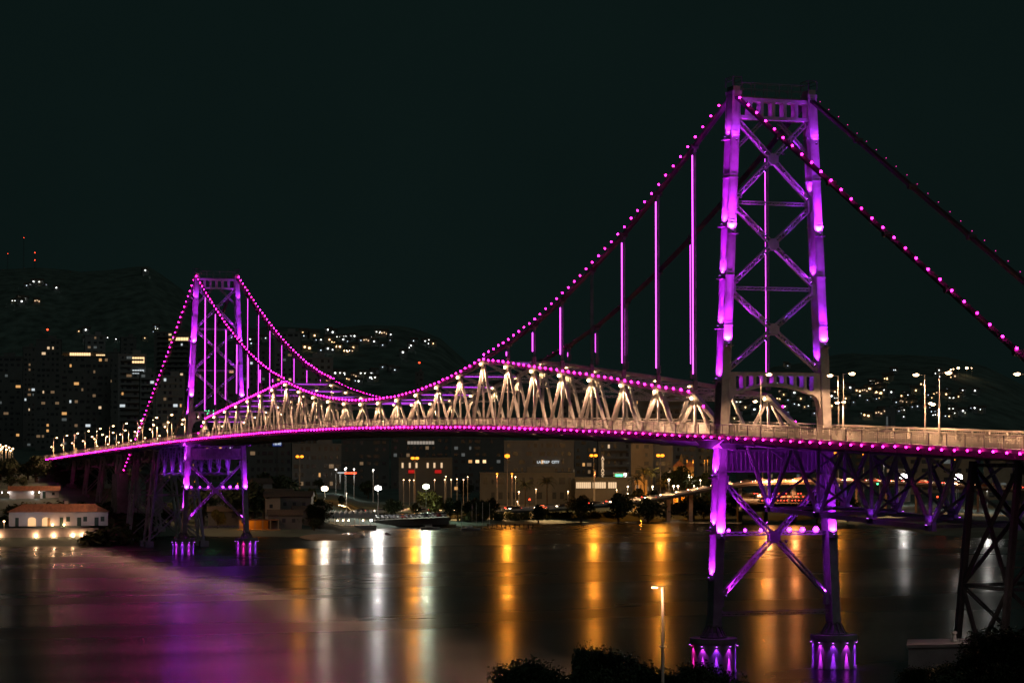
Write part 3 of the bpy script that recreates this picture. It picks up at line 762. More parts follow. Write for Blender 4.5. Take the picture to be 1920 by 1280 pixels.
def palm(p, h, label, seed):
    RR = random.Random(seed); t = thing('palm_tree', label, 'palm tree', p)
    k = MB(); k.tube((0, 0, -.5), (.2, 0, h*.5), .28, .22, 8); k.tube((.2, 0, h*.5), (.1, .1, h), .22, .17, 8); k.build('trunk', BARK, t)
    c = MB()
    for i in range(26):
        a = 2*math.pi*i/26+RR.uniform(-.15, .15); el = RR.uniform(-.3, 1.1); q = V((.1, .1, h)); dv = V((math.cos(a)*math.cos(el), math.sin(a)*math.cos(el), math.sin(el))); sd = V((-math.sin(a), math.cos(a), 0))
        for j in range(7):
            q2 = q+dv*.62; dv = (dv+V((0, 0, -.2))).normalized(); wv = .55*math.sin(math.pi*(j+1)/8)+.1
            for sg in (-1, 1):
                for kk in range(3):
                    o = q.lerp(q2, kk/3); c.add([o, o+dv*.1, o+sd*sg*wv+dv*.35-V((0, 0, .25))], [(0, 1, 2)])
            c.bar(q, q2, .05, .05); q = q2
    c.build('crown', LEAF[0], t)
    return t

# foreground trees on the near bank
def near_trees(lst, grp):
    for px, py, d, key, w_, lb in lst:
        g = near_z(px, d); top = zof(py+31, d); hh = dict(fg=8+4.6*.8, fg2=8+4.2*.8, fg3=8+4.6*.85)[key]
        t = tree(key, gp(px, d, g), 1, lb, grp); sz = (top-g)/hh
        if sz < .75*w_: t.location.z = top-hh*w_*.9; sz = w_*.9
        t.scale = (w_, w_, sz)
near_trees([(912, 1254, 150, 'fg3', .8, 'small low foreground tree at the far left of the row'), (985, 1222, 152, 'fg', .95, 'leftmost round foreground tree at the bottom edge'), (1030, 1232, 140, 'fg2', 1, 'second foreground tree from the left, low and wide'),
      (1085, 1208, 155, 'fg3', 1.15, 'broad topped foreground tree left of the lamp post'), (1130, 1204, 150, 'fg', .9, 'tallest foreground tree left of the lamp post'), (1170, 1228, 140, 'fg2', 1, 'flat topped foreground tree left of the lamp post'), (1217, 1212, 150, 'fg3', .8, 'pointed foreground tree just left of the lamp post'),
      (1282, 1226, 150, 'fg2', .95, 'foreground tree just right of the lamp post'), (1330, 1238, 152, 'fg', .9, 'foreground tree in front of the near left pier'), (1008, 1206, 160, 'fg3', .45, 'thin twiggy foreground tree behind the leftmost round one'), (1105, 1192, 165, 'fg2', .5, 'slender foreground tree top between the two tallest'), (1300, 1212, 160, 'fg3', .5, 'slender foreground tree right of the lamp post'), (1385, 1262, 150, 'fg3', .8, 'low foreground tree right of the near left pier'), (1240, 1250, 132, 'fg', .9, 'low foreground tree behind the lamp post foot')], 'dark trees in the foreground')
near_trees([(1712, 1228, 205, 'fg', .7, 'shrubby tree at the left foot of the concrete block'), (1742, 1222, 212, 'fg2', .8, 'lowest tree before the concrete block'), (1775, 1222, 196, 'fg', .8, 'round dark tree overlapping the concrete block'), (1812, 1196, 200, 'fg3', 1.0, 'small tree right of the concrete block'), (1850, 1160, 205, 'fg2', 1.1, 'dark tree at the foot of the trestle'),
      (1828, 1200, 185, 'fg', 1.1, 'tree rising before the left trestle leg'), (1900, 1158, 200, 'fg3', 1.3, 'tallest tree at the lower right corner'), (1880, 1168, 180, 'fg', 1.3, 'broad tree between the trestle legs'), (1860, 1225, 165, 'fg2', 1.3, 'nearest tree in the lower right corner'), (1770, 1255, 165, 'fg', 1.2, 'tree at the bottom edge left of the corner mass'), (1935, 1170, 185, 'fg2', 1.4, 'tree cut by the right edge'), (1925, 1220, 160, 'fg3', 1.4, 'low tree in the very corner at lower right')], 'dark trees at the lower right')
# concrete block with a bollard
p = gp(1762, 232, 0); t = thing('quay_block', 'pale concrete quay block above the dark trees at lower right', 'quay', p, face(p))
m1 = MB(); m1.poly([(-3.2, 0, -2), (3.4, 0, -2), (3.4, 0, 9.0), (-3.2, 0, 8.75)], (0, 1, 0), 6.5); m1.build('block', CONC, t)
m1 = MB(); m1.poly([(-3.35, 0, 8.76), (3.5, 0, 9.01), (3.5, 0, 9.3), (-3.35, 0, 9.05)], (0, 1, 0), 6.8); m1.build('coping', CONC, t)
p = gp(1786, 231, 9.26); t = thing('bollard', 'small white mooring bollard on the concrete quay block', 'bollard', p)
m1 = MB()
for (z1, r1), (z2, r2) in zip([(0, .38), (.12, .38), (.2, .24), (.7, .2), (.78, .32), (.95, .32)], [(.12, .38), (.2, .24), (.7, .2), (.78, .32), (.95, .32), (1.05, .15)]): m1.tube((0, 0, z1), (0, 0, z2), r1, r2, 14)
m1.build('post', PLAST[2], t)
light((-1.2, -2.2, 3.6), 220, (1, .75, .6), None, .2).location = p + V((-3, -1, 4.5))

# foreground lamp post
g = near_z(1241, 100); p = gp(1241.5, 100, g); T0 = thing('street_lamp', 'tall pale lamp post among the dark foreground trees, lit on its left arm', 'street lamp', p, face(p))
H = zof(1099, 100)-g
m1 = MB(); m1.tube((0, 0, -.3), (0, 0, H*.5), .10, .085, 12); m1.tube((0, 0, H*.5), (0, 0, H), .075, .06, 12); m1.tube((0, 0, H-2.55), (0, 0, H-2.5), .17, .17, 12); m1.build('pole', POLE, T0)
m1 = MB(); m1.bar((-.15, 0, H), (.38, 0, H+.13), .05, .12); m1.bar((-.2, 0, H+.0), (-.05, 0, H), .05, .1); m1.build('arm', DARK, T0)
m1 = MB(); m1.bar((-.45, 0, H+.05), (-.12, 0, H+.02), .07, .2); h = m1.build('lamp_head', DARK, T0)
m1 = MB(); m1.bar((-.46, -.02, H-.005), (-.22, -.02, H-.015), .05, .2); m1.build('lamp_glass', WARM, h)
light((-.34, -.1, H-.12), 70, CW, h, .06)
light((0, -.6, H-.5), 55, CW, h, .06)

# ------------------------------------------------------------------ buildings of the far shore
WM = {}
def winmesh(w_, h_, m_):
    key = (round(w_, 1), round(h_, 1), m_.name)
    if key not in WM:
        q = MB(); q.box((0, -.03, 0), w_, .14, h_)
        me = bpy.data.meshes.new('window'); me.from_pydata(q.v, [], q.f); me.materials.append(m_)
        f = MB(); f.box((0, -.1, 0), .12, .1, h_); f.box((0, -.1, -h_/2), w_+.2, .25, .12)
        for sx in (-1, 1): f.box((sx*w_/2, -.08, 0), .12, .14, h_)
        fm = bpy.data.meshes.new('window_frame'); fm.from_pydata(f.v, [], f.f); fm.materials.append(PLAST[1])
        WM[key] = (me, fm)
    return WM[key]
def building(px0, px1, ytop, d, label, cols=5, rows=None, m_=1, lit=.08, style='plain', base=None, kinds=(0, 1, 0, 2, 2, 3), frames=False, cat='apartment block', roof=None, deep=14, spec=()):
    pc = (px0+px1)/2; W = (px1-px0)/F*d; zt_ = zof(ytop, d); zb = terrain(pc, d)-2 if base is None else base
    p = gp(pc, d, zb); H = zt_-zb; nm = 'apartment_building' if 'apart' in cat or 'tower' in cat else 'building'
    t = thing(nm, label, cat, p, face(p)+R.uniform(-.06, .06)); RR = random.Random(int(px0*7+ytop))
    m1 = MB(); m1.box((0, deep/2, H/2), W, deep, H)
    m1.build('wall', PLAST[m_], t)
    q = MB()
    q.box((0, -.08, H-.25), W+.2, .3, .5); q.box((0, deep/2, H+.1), W+.3, deep+.3, .25)
    if style != 'house': q.box((W*.15, deep*.4, H+1.3), W*.3, 4, 2.4)
    q.build('parapet', PLAST[m_], t)
    rows = rows or max(1, int((H-4)/3.1)); fh = (H-2.5)/rows
    if style == 'balcony':
        for j in range(rows):
            q = MB(); z = 2.2+fh*j; q.box((0, -.65, z), W*.8, 1.3, .18); q.box((0, -1.26, z+.55), W*.8, .08, .95); q.build('balcony', PLAST[m_], t)
    if style == 'bands':
        for j in range(rows):
            q = MB(); q.box((0, -.12, 2.0+fh*j), W*.62, .24, .3); q.build('ledge', PLAST[0], t)
    cw = W/(cols+.4); special = {(i, j): k for i, j, k in spec}
    for j in range(rows):
        for i in range(cols):
            x = -W/2+cw*(i+.7); z = 2.2+fh*(j+.52)
            k = special.get((i, j))
            if k is None and RR.random() < .3: continue
            mm = WL[k] if k is not None else (WL[RR.choice(kinds)] if RR.random() < lit*.6 else (WL[RR.choice((2, 4))] if RR.random() < .06 else WD))
            ww = cw*RR.choice((.3, .45, .5, .8)) if cw < 5 else cw*.6
            me, fm = winmesh(min(ww, 4), fh*.45, mm)
            o = bpy.data.objects.new('window', me); COL.objects.link(o); o.parent = t; o.location = (x, 0, z)
            if frames:
                o2 = bpy.data.objects.new('window_frame', fm); COL.objects.link(o2); o2.parent = o
    return t, W, H
def strip(t, x, z, w_, h_, m_, name='window', y=-.12, n=1):
    for i in range(n):
        q = MB(); q.box((x+(i-(n-1)/2)*w_/n, y, z), w_/n*.86, .12, h_); q.build(name, m_, t)
def roof_lamp(t, W, H, x=.3):
    q = MB(); q.tube((W*x, 3, H+2), (W*x, 3, H+6), .08, .05, 6); o = q.build('mast', DARK, t); q = MB(); q.ball((W*x, 3, H+6), .65); q.build('warning_light', REDL, o)

# left skyline
building(-30, 40, 668, 1450, 'dark apartment block at the left edge with scattered amber windows', 6, m_=4, lit=.2)
building(42, 66, 650, 1500, 'narrow dark block second from the left edge', 3, m_=4, lit=.12)
t, W, H = building(66, 112, 636, 1400, 'dark tower block topped by a red warning light, left skyline', 5, m_=4, lit=.22, kinds=(0, 1, 3, 2)); roof_lamp(t, W, H, -.05)
t, W, H = building(113, 205, 668, 1300, 'broad dark block with a bright rooftop restaurant, left skyline', 8, m_=4, lit=.14)
m1 = MB(); m1.box((-.05*W, 3.5, H+2.2), W*.84, 6, .4); m1.box((-.05*W, 7, H+1.1), W*.84, .3, 2.4); m1.build('roof_terrace', PLAST[0], t)
strip(t, -W*.11, H+1.3, W*.42, 1.7, WL[5], 'terrace_window', .6, 9); strip(t, W*.30, H+.8, W*.18, .7, WL[5], 'terrace_lamp', .6, 5)
building(158, 196, 628, 1600, 'pale blank block standing behind the rooftop restaurant', 3, m_=1, lit=.04)
building(200, 222, 660, 1480, 'slim dark block left of the penthouse tower', 2, m_=4, lit=.1)
t, W, H = building(221, 273, 664, 1280, 'apartment tower with a glowing orange penthouse and balconies', 4, m_=1, lit=.12, style='balcony')
m1 = MB(); m1.box((W*.21, -.3, H-4.2), W*.46, .5, 5.2); m1.build('penthouse_surround', PLAST[4], t)
strip(t, W*.21, H-3.2, W*.44, 3.3, WL[5], 'penthouse_window', -.62, 5); strip(t, W*.21, H-9.6, W*.42, 2.2, WL[3], 'penthouse_window', -1.0, 5)
building(225, 254, 632, 1620, 'blank dark block behind the penthouse tower, left of the red lamp', 2, m_=4, lit=.05)
building(262, 290, 698, 1240, 'balconied pale block in front of the penthouse tower', 3, m_=1, lit=.1, style='balcony')
t, W, H = building(288, 358, 622, 1500, 'wide block behind the far tower with an orange lit top floor', 6, m_=4, lit=.16, style='balcony')
strip(t, W*.2, H-4.4, W*.42, 2.3, WL[5], 'top_floor_window', -.5, 6)
building(292, 345, 705, 1200, 'pale block below the orange top floor, left of the far tower', 5, m_=1, lit=.22, style='bands')
building(358, 395, 668, 1350, 'dark block seen between the legs of the far tower, on the left', 4, m_=4, lit=.22)
building(396, 440, 690, 1300, 'dark block seen between the legs of the far tower, on the right', 4, m_=4, lit=.2)
building(440, 512, 655, 1420, 'dark broad block right of the far tower behind the hangers', 6, m_=4, lit=.12)
t, W, H = building(514, 562, 623, 1500, 'tall pale topped tower behind the right chain of the far tower', 4, m_=1, lit=.08)
building(548, 624, 670, 1250, 'square grey block right of the pale topped tower', 6, m_=1, lit=.06)
t, W, H = building(778, 794, 697, 1500, 'slim dark tower with a red light on top above the middle of the truss', 2, m_=4, lit=0); roof_lamp(t, W, H, 0)
building(1165, 1215, 735, 1200, 'dark slab block seen through the truss', 4, m_=4, lit=.2)
building(1050, 1105, 722, 1250, 'shadowy tower seen through the middle truss panels', 4, m_=4, lit=.15)
building(1196, 1296, 728, 1120, 'grey slab with long balconies seen through the right truss panels', 6, m_=1, lit=.08, style='balcony')
building(1106, 1160, 765, 1220, 'low dark block between two taller ones behind the truss', 4, m_=4, lit=.1)
# lower middle band
building(455, 560, 826, 1150, 'long low dark block left of the sodium lamps under the deck', 9, m_=4, lit=.1, cat='building')
building(548, 640, 832, 1060, 'grey low block with a small amber window under the deck', 8, m_=1, lit=.1, cat='building')
building(640, 730, 822, 1180, 'dim block with a blank pale gable under the deck', 6, m_=4, lit=.05)
t, W, H = building(733, 845, 818, 1200, 'dark block with a lit white window band just under the deck', 9, m_=4, lit=.08)
strip(t, 0, H-3.2, W*.45, 1.6, WLD, 'window', -.12, 9)
building(846, 944, 820, 1150, 'dark apartment block with one bright curtained window', 7, m_=4, lit=.08, spec=((3, 4, 5), (4, 4, 5), (6, 4, 4)))
t, W, H = building(945, 1076, 826, 1050, 'broad grey facade with square dark windows under the deck', 10, m_=1, lit=.05)
def sign_text(parent, txt, size, loc, m_, name='sign_lettering', space=1.0, vertical=False, lead=1.0):
    cu = bpy.data.curves.new(name, 'FONT'); cu.body = '\n'.join(txt) if vertical else txt; cu.size = size; cu.extrude = .05; cu.offset = size*.02
    cu.align_x = 'CENTER'; cu.align_y = 'CENTER'; cu.space_line = lead; cu.space_character = space
    o = bpy.data.objects.new(name, cu); COL.objects.link(o); cu.materials.append(m_)
    dg = bpy.context.evaluated_depsgraph_get(); me = bpy.data.meshes.new_from_object(o.evaluated_get(dg)); bpy.data.objects.remove(o)
    o = bpy.data.objects.new(name, me); COL.objects.link(o); o.parent = parent; o.location = loc; o.rotation_euler = (math.pi/2, 0, 0); return o
sign_text(t, 'LA PREP  CITY', 1.6, (W*.13, -.35, H-9.6), WL[3], 'facade_sign')
building(1077, 1122, 822, 1085, 'block with amber windows right of the broad grey facade', 4, m_=1, lit=.2)
building(1122, 1184, 828, 1060, 'block with lit balcony windows above the vertical sign', 5, m_=1, lit=.2, style='balcony', kinds=(3, 0, 1))
building(1183, 1224, 828, 1020, 'tall blank pale facade with shallow ledges behind the palms', 2, m_=0, lit=.0, style='bands')
building(1225, 1262, 830, 1025, 'greenish grey blank facade beside the pale one with ledges', 3, m_=1, lit=.03)
building(1263, 1306, 834, 1080, 'dull block behind the yellow church', 3, m_=1, lit=0)
building(1306, 1362, 836, 1100, 'plain brownish block left of the near tower leg', 4, m_=0, lit=0)
# vertical letter sign
p = gp(1130, 985, 0); T1 = thing('vertical_sign', 'tall narrow sign of lit pale letters stacked one above another', 'sign', p, face(p))
zb, ztp = zof(897, 985), zof(855, 985); m1 = MB(); m1.box((0, .3, (ztp+2)/2), 1.4, .4, ztp+2-0); m1.build('sign_board', DARK, T1)
for i, ch in enumerate('AEEAXS'): sign_text(T1, ch, 1.95, (0, -.05, ztp-(i+.5)*(ztp-zb)/6), WL[1], 'letter')
# electronic clock and green display
p = gp(519.5, 1120, zof(832, 1120)); T1 = thing('clock_display', 'blue electronic clock panel showing 18:40 under the deck', 'clock', p, face(p))
m1 = MB(); m1.box((0, .3, 0), 4.4, .4, 2.2); m1.build('panel', mat('display_blue', (.01, .02, .1), .3, emis=(.01, .06, .4), estr=.35, sample=False), T1); m1 = MB(); m1.box((0, .6, -9), .5, .4, 17); m1.build('post', DARK, T1)
sign_text(T1, '18:40', 1.75, (0, .02, 0), WL[3], 'digits')
p = gp(395, 1000, zof(773, 1000)); T1 = thing('advertising_sign', 'green lit letter sign between the legs of the far tower', 'sign', p, face(p))
m1 = MB(); m1.box((0, .4, 0), 7, .4, 2.2); m1.box((0, .8, -9.5), .6, .5, 17); m1.build('sign_board', DARK, T1); sign_text(T1, 'PA 19', 2.3, (0, .1, 0), GREENL, 'lettering')

# low commercial buildings behind the shore road
t, W, H = building(900, 1078, 886, 985, 'long low dark hall with a pale parapet behind the shore road', 12, rows=2, m_=4, lit=0, cat='hall', deep=30)
t, W, H = building(1078, 1185, 895, 975, 'supermarket with a row of bright pinkish windows', 0, rows=1, m_=4, lit=0, cat='shop', deep=30, style='house')
zz = zof(909, 975)-t.location.z
for a, b, n_ in ((1080, 1108, 8), (1111, 1136, 6), (1140, 1156, 4)):
    strip(t, ((a+b)/2-1131.5)/F*975, zz, (b-a)/F*975, 2.5, WL[1], 'shop_window', -.15, n_)
t, W, H = building(1150, 1178, 886, 995, 'small green lit kiosk next to a white floodlight', 0, rows=1, m_=2, lit=0, cat='kiosk', deep=6, style='house'); strip(t, -.8, H-1.6, 3.4, 2, GREENL, 'light_box', -.3, 1)
t, W, H = building(748, 848, 858, 1010, 'old two storey mansion with six tall lit windows and red awnings', 0, rows=1, m_=4, lit=0, cat='mansion', deep=16, style='house')
for px in (755, 768.5, 781, 802, 814.5, 828): strip(t, (px-798)/F*1010, H-3.2, .95, 2.2, WL[1], 'tall_window', -.12, 1)
for px in (772, 821.5): q = MB(); q.poly([((px-798)/F*1010-1.4, -.6, H-6.6), ((px-798)/F*1010+1.4, -.6, H-6.6), ((px-798)/F*1010+1.4, -.6, H-5.2), ((px-798)/F*1010-1.4, -.6, H-5.2)], (0, 1, 0), .4); q.build('red_awning', mat('glowing_awning_cloth', (.6, .02, .02), .7, emis=(1, .02, .02), estr=.35, sample=False), t)  # awning cloth is given a dim red glow of its own
# yellow gothic church and hall
for (a, b, yt, d, lb) in ((1262, 1284, 874, 1000, 'yellow lit church with pointed gable and turret'), (1286, 1301, 874, 1010, 'yellow lit annex right of the church')):
    pc = (a+b)/2; W = (b-a)/F*d; zb = 3; H = zof(yt, d)-zb; p = gp(pc, d, zb); t = thing('church' if a == 1262 else 'annex_building', lb, 'church' if a == 1262 else 'annex', p, face(p))
    m1 = MB(); m1.box((0, 5, H/2), W, 10, H); m1.build('wall', PLAST[3], t)
    m1 = MB(); m1.poly([(-W/2-.3, 5, H), (W/2+.3, 5, H), (0, 5, H+2.6)], (0, 1, 0), 10.4); m1.build('roof', BRICKR, t)
    for i in range(5): q = MB(); q.box((-W/2+W*(i+.5)/5, -.15, H*.5), .35, .3, H*.96); q.build('buttress', PLAST[3], t)
    if a == 1262: q = MB(); q.tube((W*.2, 2, H), (W*.2, 2, H+3), .9, .8, 8); q.tube((W*.2, 2, H+3), (W*.2, 2, H+5.4), 1, .05, 8); q.build('turret', PLAST[3], t)
    light((0, -4, 3), 3500, CSOD, t, .3); light((2, -3.5, 10), 1800, (1, .5, .15), t, .3)
t, W, H = building(1190, 1213, 900, 955, 'small yellow floodlit house left of the palms', 3, rows=2, m_=3, lit=0, cat='house', deep=8); light((0, -5, 4), 2600, CSOD, t, .3)
# right side buildings below the deck
t, W, H = building(1684, 1706, 879, 1000, 'white colonnaded facade lit by a floodlight right of the near tower', 0, rows=1, m_=2, lit=0, cat='public building', deep=8, style='house')
for i in range(6): q = MB(); q.tube((-W/2+W*(i+.5)/6, -.6, 0), (-W/2+W*(i+.5)/6, -.6, H-.6), .25, .22, 8); q.build('column', PLAST[2], t)
building(1380, 1560, 842, 1250, 'long dark block behind the near tower legs under the deck', 10, m_=4, lit=.05)
building(1560, 1700, 848, 1200, 'dim brown block right of the near tower under the deck', 7, m_=4, lit=.03)
building(1700, 1830, 856, 1100, 'dim ochre block behind the right approach truss', 6, m_=0, lit=.02)
building(1845, 1960, 862, 1000, 'ochre warehouse at the right edge under the deck', 5, m_=0, lit=.03, cat='warehouse')
building(1895, 1990, 815, 1500, 'low block with small lights at the right edge above the deck', 6, m_=4, lit=.4)
building(1660, 1678, 765, 1700, 'small block with two white lit floors on the right hill foot', 3, rows=2, m_=1, lit=1.2, kinds=(4, 3, 2))

# ---- white waterside house on its floodlit sea wall
d0 = 690; p = gp(111, d0, zof(985, d0)); T1 = thing('waterside_house', 'long white waterside house with tiled hip roof and two glowing arched doorways', 'house', p, face(p)); K = d0/F
def lx(px): return (px-111)*K
Hh = (985-959)*K; W = 182*K
WHT = PLAST[2]; m1 = MB(); m1.box((0, 4, Hh/2), W, 8, Hh); m1.build('wall', WHT, T1)
m1 = MB(); e = .6; m1.add([(-W/2-e, -e, Hh), (W/2+e, -e, Hh), (W/2+e, 8+e, Hh), (-W/2-e, 8+e, Hh), (-W/2+4, 4, Hh+2.3), (W/2-4, 4, Hh+2.3)], [(0, 1, 5, 4), (1, 2, 5), (2, 3, 4, 5), (3, 0, 4), (3, 2, 1, 0)]); m1.build('roof', BRICKR, T1)
m1 = MB(); m1.box((lx(125), 5, Hh+2.4), 1.2, 1, 1.4); m1.build('chimney', PLAST[0], T1)
GD = mat('green_door', (.02, .05, .035), .6, var=.1)
for px, w_ in ((35, 1.0), (116.5, 1.0), (149, 1.2), (181, 1.2)): q = MB(); q.box((lx(px), -.05, 1.25), w_, .16, 2.5); q.build('door', GD, T1)
for px in (128.5, 160, 192): q = MB(); q.box((lx(px), -.05, 2.0), 1.1, .16, 1.4); q.build('window', GD, T1)
for px in (62, 88):
    r = 1.15; pts = [(lx(px)-r, -.06, 0)] + [(lx(px)+r*math.cos(a), -.06, 1.9+r*.6*math.sin(a)) for a in [math.pi-i*math.pi/10 for i in range(11)]] + [(lx(px)+r, -.06, 0)]
    q = MB(); q.poly(pts, (0, 1, 0), .16); o = q.build('arched_doorway', win('doorway_glow', (1, .56, .22), .95), T1)
    if px == 88: q = MB(); q.box((lx(px)+.8, -.16, 1.2), .75, .06, 2.4); q.build('open_shutter', PLAST[3], T1)
for px, e_ in ((100, 120), (121, 120)):
    q = MB(); q.ball((lx(px), -1.0, .35), .3); o = q.build('floodlight', WARM, T1); light((lx(px), -1.1, .7), e_, CW, o, .15)
light((lx(150), -8, 5), 330, (.9, .75, .75), T1, .4, 100, (0, 1, -.2), .6); light((lx(60), -8, 4), 420, (.85, .8, .9), T1, .4, 110, (0, 1, -.2), .6); light((lx(190), -7, 4), 160, (.9, .7, .75), T1, .4, 100, (0, 1, -.2), .6)
p = gp(80, 681, 0); T1 = thing('sea_wall', 'stone sea wall washed by five warm uplights below the white house', 'wall', p, face(p)); K = 681/F
zt_ = zof(991, 681); zb = zof(1006, 681)
m1 = MB(); m1.box((0, 1, (zt_-2)/2), 206*K, 2, zt_+2); m1.build('wall', CONC, T1); m1 = MB(); m1.box((0, .9, zt_+.1), 206*K+.4, 2.5, .3); m1.build('coping', CONC, T1)
for px in (1, 69, 102, 137, 154):
    q = MB(); q.ball(((px-80)*K, -.9, zb+.3), .30); o = q.build('uplight', WARM, T1); light(((px-80)*K, -.55, zb+.55), 330, CW, o, .2)
# upper small house with lamps
p = gp(65, 772, zof(934, 772)); T1 = thing('small_house', 'low white annex with three wall lamps above the waterside house', 'house', p, face(p)); K = 772/F
m1 = MB(); m1.box((-4, 3, 1.3), 8, 6, 2.7); m1.box((5, 3.5, 1.3), 6, 6, 2.7); m1.build('wall', WHT, T1)
m1 = MB(); m1.poly([(-8.5, -.6, 2.6), (-8.5, 6.6, 2.6), (-8.5, 3, 4.2)], (1, 0, 0), .1); m1.add([(-8.6, -.7, 2.6), (8.6, -.7, 2.6), (8.6, 3, 4.1), (-8.6, 3, 4.1), (8.6, 7, 2.6), (-8.6, 7, 2.6)], [(0, 1, 2, 3), (3, 2, 4, 5)]); m1.build('roof', BRICKR, T1)
q = MB(); q.box((3.2, .45, 1.2), 1, .1, 2.2); q.build('door', GD, T1); q = MB(); q.box((6.2, .45, 1.6), .9, .1, .9); q.build('window', WD, T1)
for x in (-.6, 1.6, -8.3, -10.4): q = MB(); q.ball((x, -.5, 2.1), .22); o = q.build('wall_lamp', WHITE, T1); light((x, -.7, 1.9), 60, (1, .85, .8), o, .15)

# ---- hillside houses right of the far tower
def house(px, ybase, d, W, H, D, label, m_=5, rz=0, roofh=1.8, base=None):
    z = zof(ybase, d); p = gp(px, d, z); t = thing('house', label, 'house', p, face(p)+rz)
    m1 = MB(); m1.box((0, D/2, H/2-2), W, D, H+4); m1.build('wall', PLAST[m_], t)
    m1 = MB(); e = .5; m1.add([(-W/2-e, -e, H), (W/2+e, -e, H), (W/2+e, D+e, H), (-W/2-e, D+e, H), (-W/2-e, D/2, H+roofh), (W/2+e, D/2, H+roofh)], [(0, 1, 5, 4), (1, 2, 5), (2, 3, 4, 5), (3, 0, 4), (3, 2, 1, 0)]); m1.build('roof', ROOFD, t)
    for i in range(max(1, int(W/3.4))):
        q = MB(); q.box((-W/2+(i+.6)*3.2, -.04, H*.5), 1.1, .12, 1.2); q.build('window', WD, t)
    return t
house(495, 925, 800, 6, 3.6, 6, 'narrow pink house with a raised tower part on the slope', 1, .3); house(512, 945, 790, 14, 3.5, 8, 'wide dark roofed house on the slope', 4, .1)
house(545, 958, 785, 14, 5, 8, 'two storey dark house right of the wide red roof', 4, -.1); house(512, 965, 775, 5, 6, 5, 'pale blank end wall house below the red roof', 0, .2)
house(535, 985, 765, 11, 3.5, 7, 'low shed roofed house beside the beach', 4, 0); house(580, 980, 780, 10, 4, 7, 'dark cottage left of the marquee', 4, .1)
house(395, 950, 800, 16, 4.5, 8, 'pale house seen between the legs of the far tower', 1, .1); house(425, 975, 780, 12, 3, 7, 'dark shed seen between the legs of the far tower', 4, 0)
p = gp(486, 760, zof(992, 760)); T1 = thing('boat_shed', 'open boat shed with posts, glowing orange inside', 'shed', p, face(p)); K = 760/F
m1 = MB(); m1.box((0, 4, 3.1), 13, 8, .25); m1.build('roof', BRICKR, T1); m1 = MB(); m1.box((0, 7.8, 1.5), 13, .2, 3); m1.box((0, 4, -.5), 14, 9, 1); m1.build('back_wall', PLAST[3], T1)
for i in range(6): q = MB(); q.box((-6.3+i*2.52, .1, 1.5), .25, .25, 3); q.build('post', PLAST[0], T1)
light((-3.5, 4, 2.5), 500, CSOD, T1, .2); q = MB(); q.ball((-3.5, 4.5, 2.75), .18); q.build('ceiling_lamp', SODIUM, T1)
# marquee
d0 = 800; p = gp(661, d0, zof(984, d0)); T1 = thing('marquee', 'long white barrel roofed marquee with warm lamps inside, on the shore', 'marquee', p, face(p)+.12)
m1 = MB(); nb = 9; Wm = 15.6
for i in range(nb):
    x0_, x1_ = -Wm/2+Wm*i/nb, -Wm/2+Wm*(i+1)/nb
    for j in range(8):
        a, c = math.pi*j/8, math.pi*(j+1)/8; f = lambda x, t_: (x, 3.4-3.4*math.cos(t_), 2.5+1.9*math.sin(t_)+.75*abs(math.sin(math.pi*((x+Wm/2)/Wm*nb)))*math.sin(t_))
        xm = (x0_+x1_)/2
        for u, v in ((x0_+.02, xm), (xm, x1_-.02)): m1.add([f(u, a), f(v, a), f(v, c), f(u, c)], [(0, 1, 2, 3)])
m1.build('canopy', PLAST[2], T1)
for i in range(10): q = MB(); q.tube((-Wm/2+Wm*i/9, .1, 0), (-Wm/2+Wm*i/9, .1, 2.6), .07, .07, 6); q.build('post', POLE, T1)
m1 = MB(); m1.box((0, 3.4, -.9), Wm+1, 8, 1.8); m1.build('terrace', CONC, T1)
for i, x in enumerate((-5, -3.1, -1.2, 3.8, 6.6)): q = MB(); q.ball((x, .8, 1.7), .28 if i != 4 else .45); o = q.build('pendant_lamp', WARMH if i != 4 else WHITE, T1); light((x, .6, 2.1), 120, CW, o, .15)

# ------------------------------------------------------------------ small houses with lamps over the hills
def hh_proto(m_, win_m, n_, s_, seed):
    RR = random.Random(seed); t = thing('hillside_house', 'x', 'house'); W, D, H = RR.uniform(6, 9), 6, RR.uniform(3.2, 4.6)
    m1 = MB(); m1.box((0, D/2, H/2-3), W, D, H+6); m1.build('wall', PLAST[m_], t)
    m1 = MB(); m1.add([(-W/2-.5, -.6, H), (W/2+.5, -.6, H), (W/2+.5, D+.6, H), (-W/2-.5, D+.6, H), (-W/2-.5, D/2, H+2), (W/2+.5, D/2, H+2)], [(0, 1, 5, 4), (1, 2, 5), (2, 3, 4, 5), (3, 0, 4), (3, 2, 1, 0)]); m1.build('roof', ROOFD, t)
    for i in range(n_):
        q = MB(); q.box((-W/2+W*(i+.5)/n_, -.2, H*RR.uniform(.35, .8)), s_*RR.uniform(.8, 1.5), .3, s_); q.build('lamp_lit_window', win_m, t)
    return t
HW1 = win('porch_white', (.9, .95, .9), 6); HW2 = win('porch_warm', (1, .6, .28), 6); HW3 = win('porch_dim', (1, .7, .4), 1.6); HW4 = win('porch_bluish', (.75, .88, 1), 3)
HP_ = [hh_proto(1, HW1, 1, 1.05, 1), hh_proto(0, HW2, 1, 1.1, 2), hh_proto(5, HW3, 3, .9, 3), hh_proto(1, HW4, 1, .7, 4), hh_proto(0, HW1, 2, .6, 5), hh_proto(0, HW2, 2, 1.3, 6)]
used = [False]*6
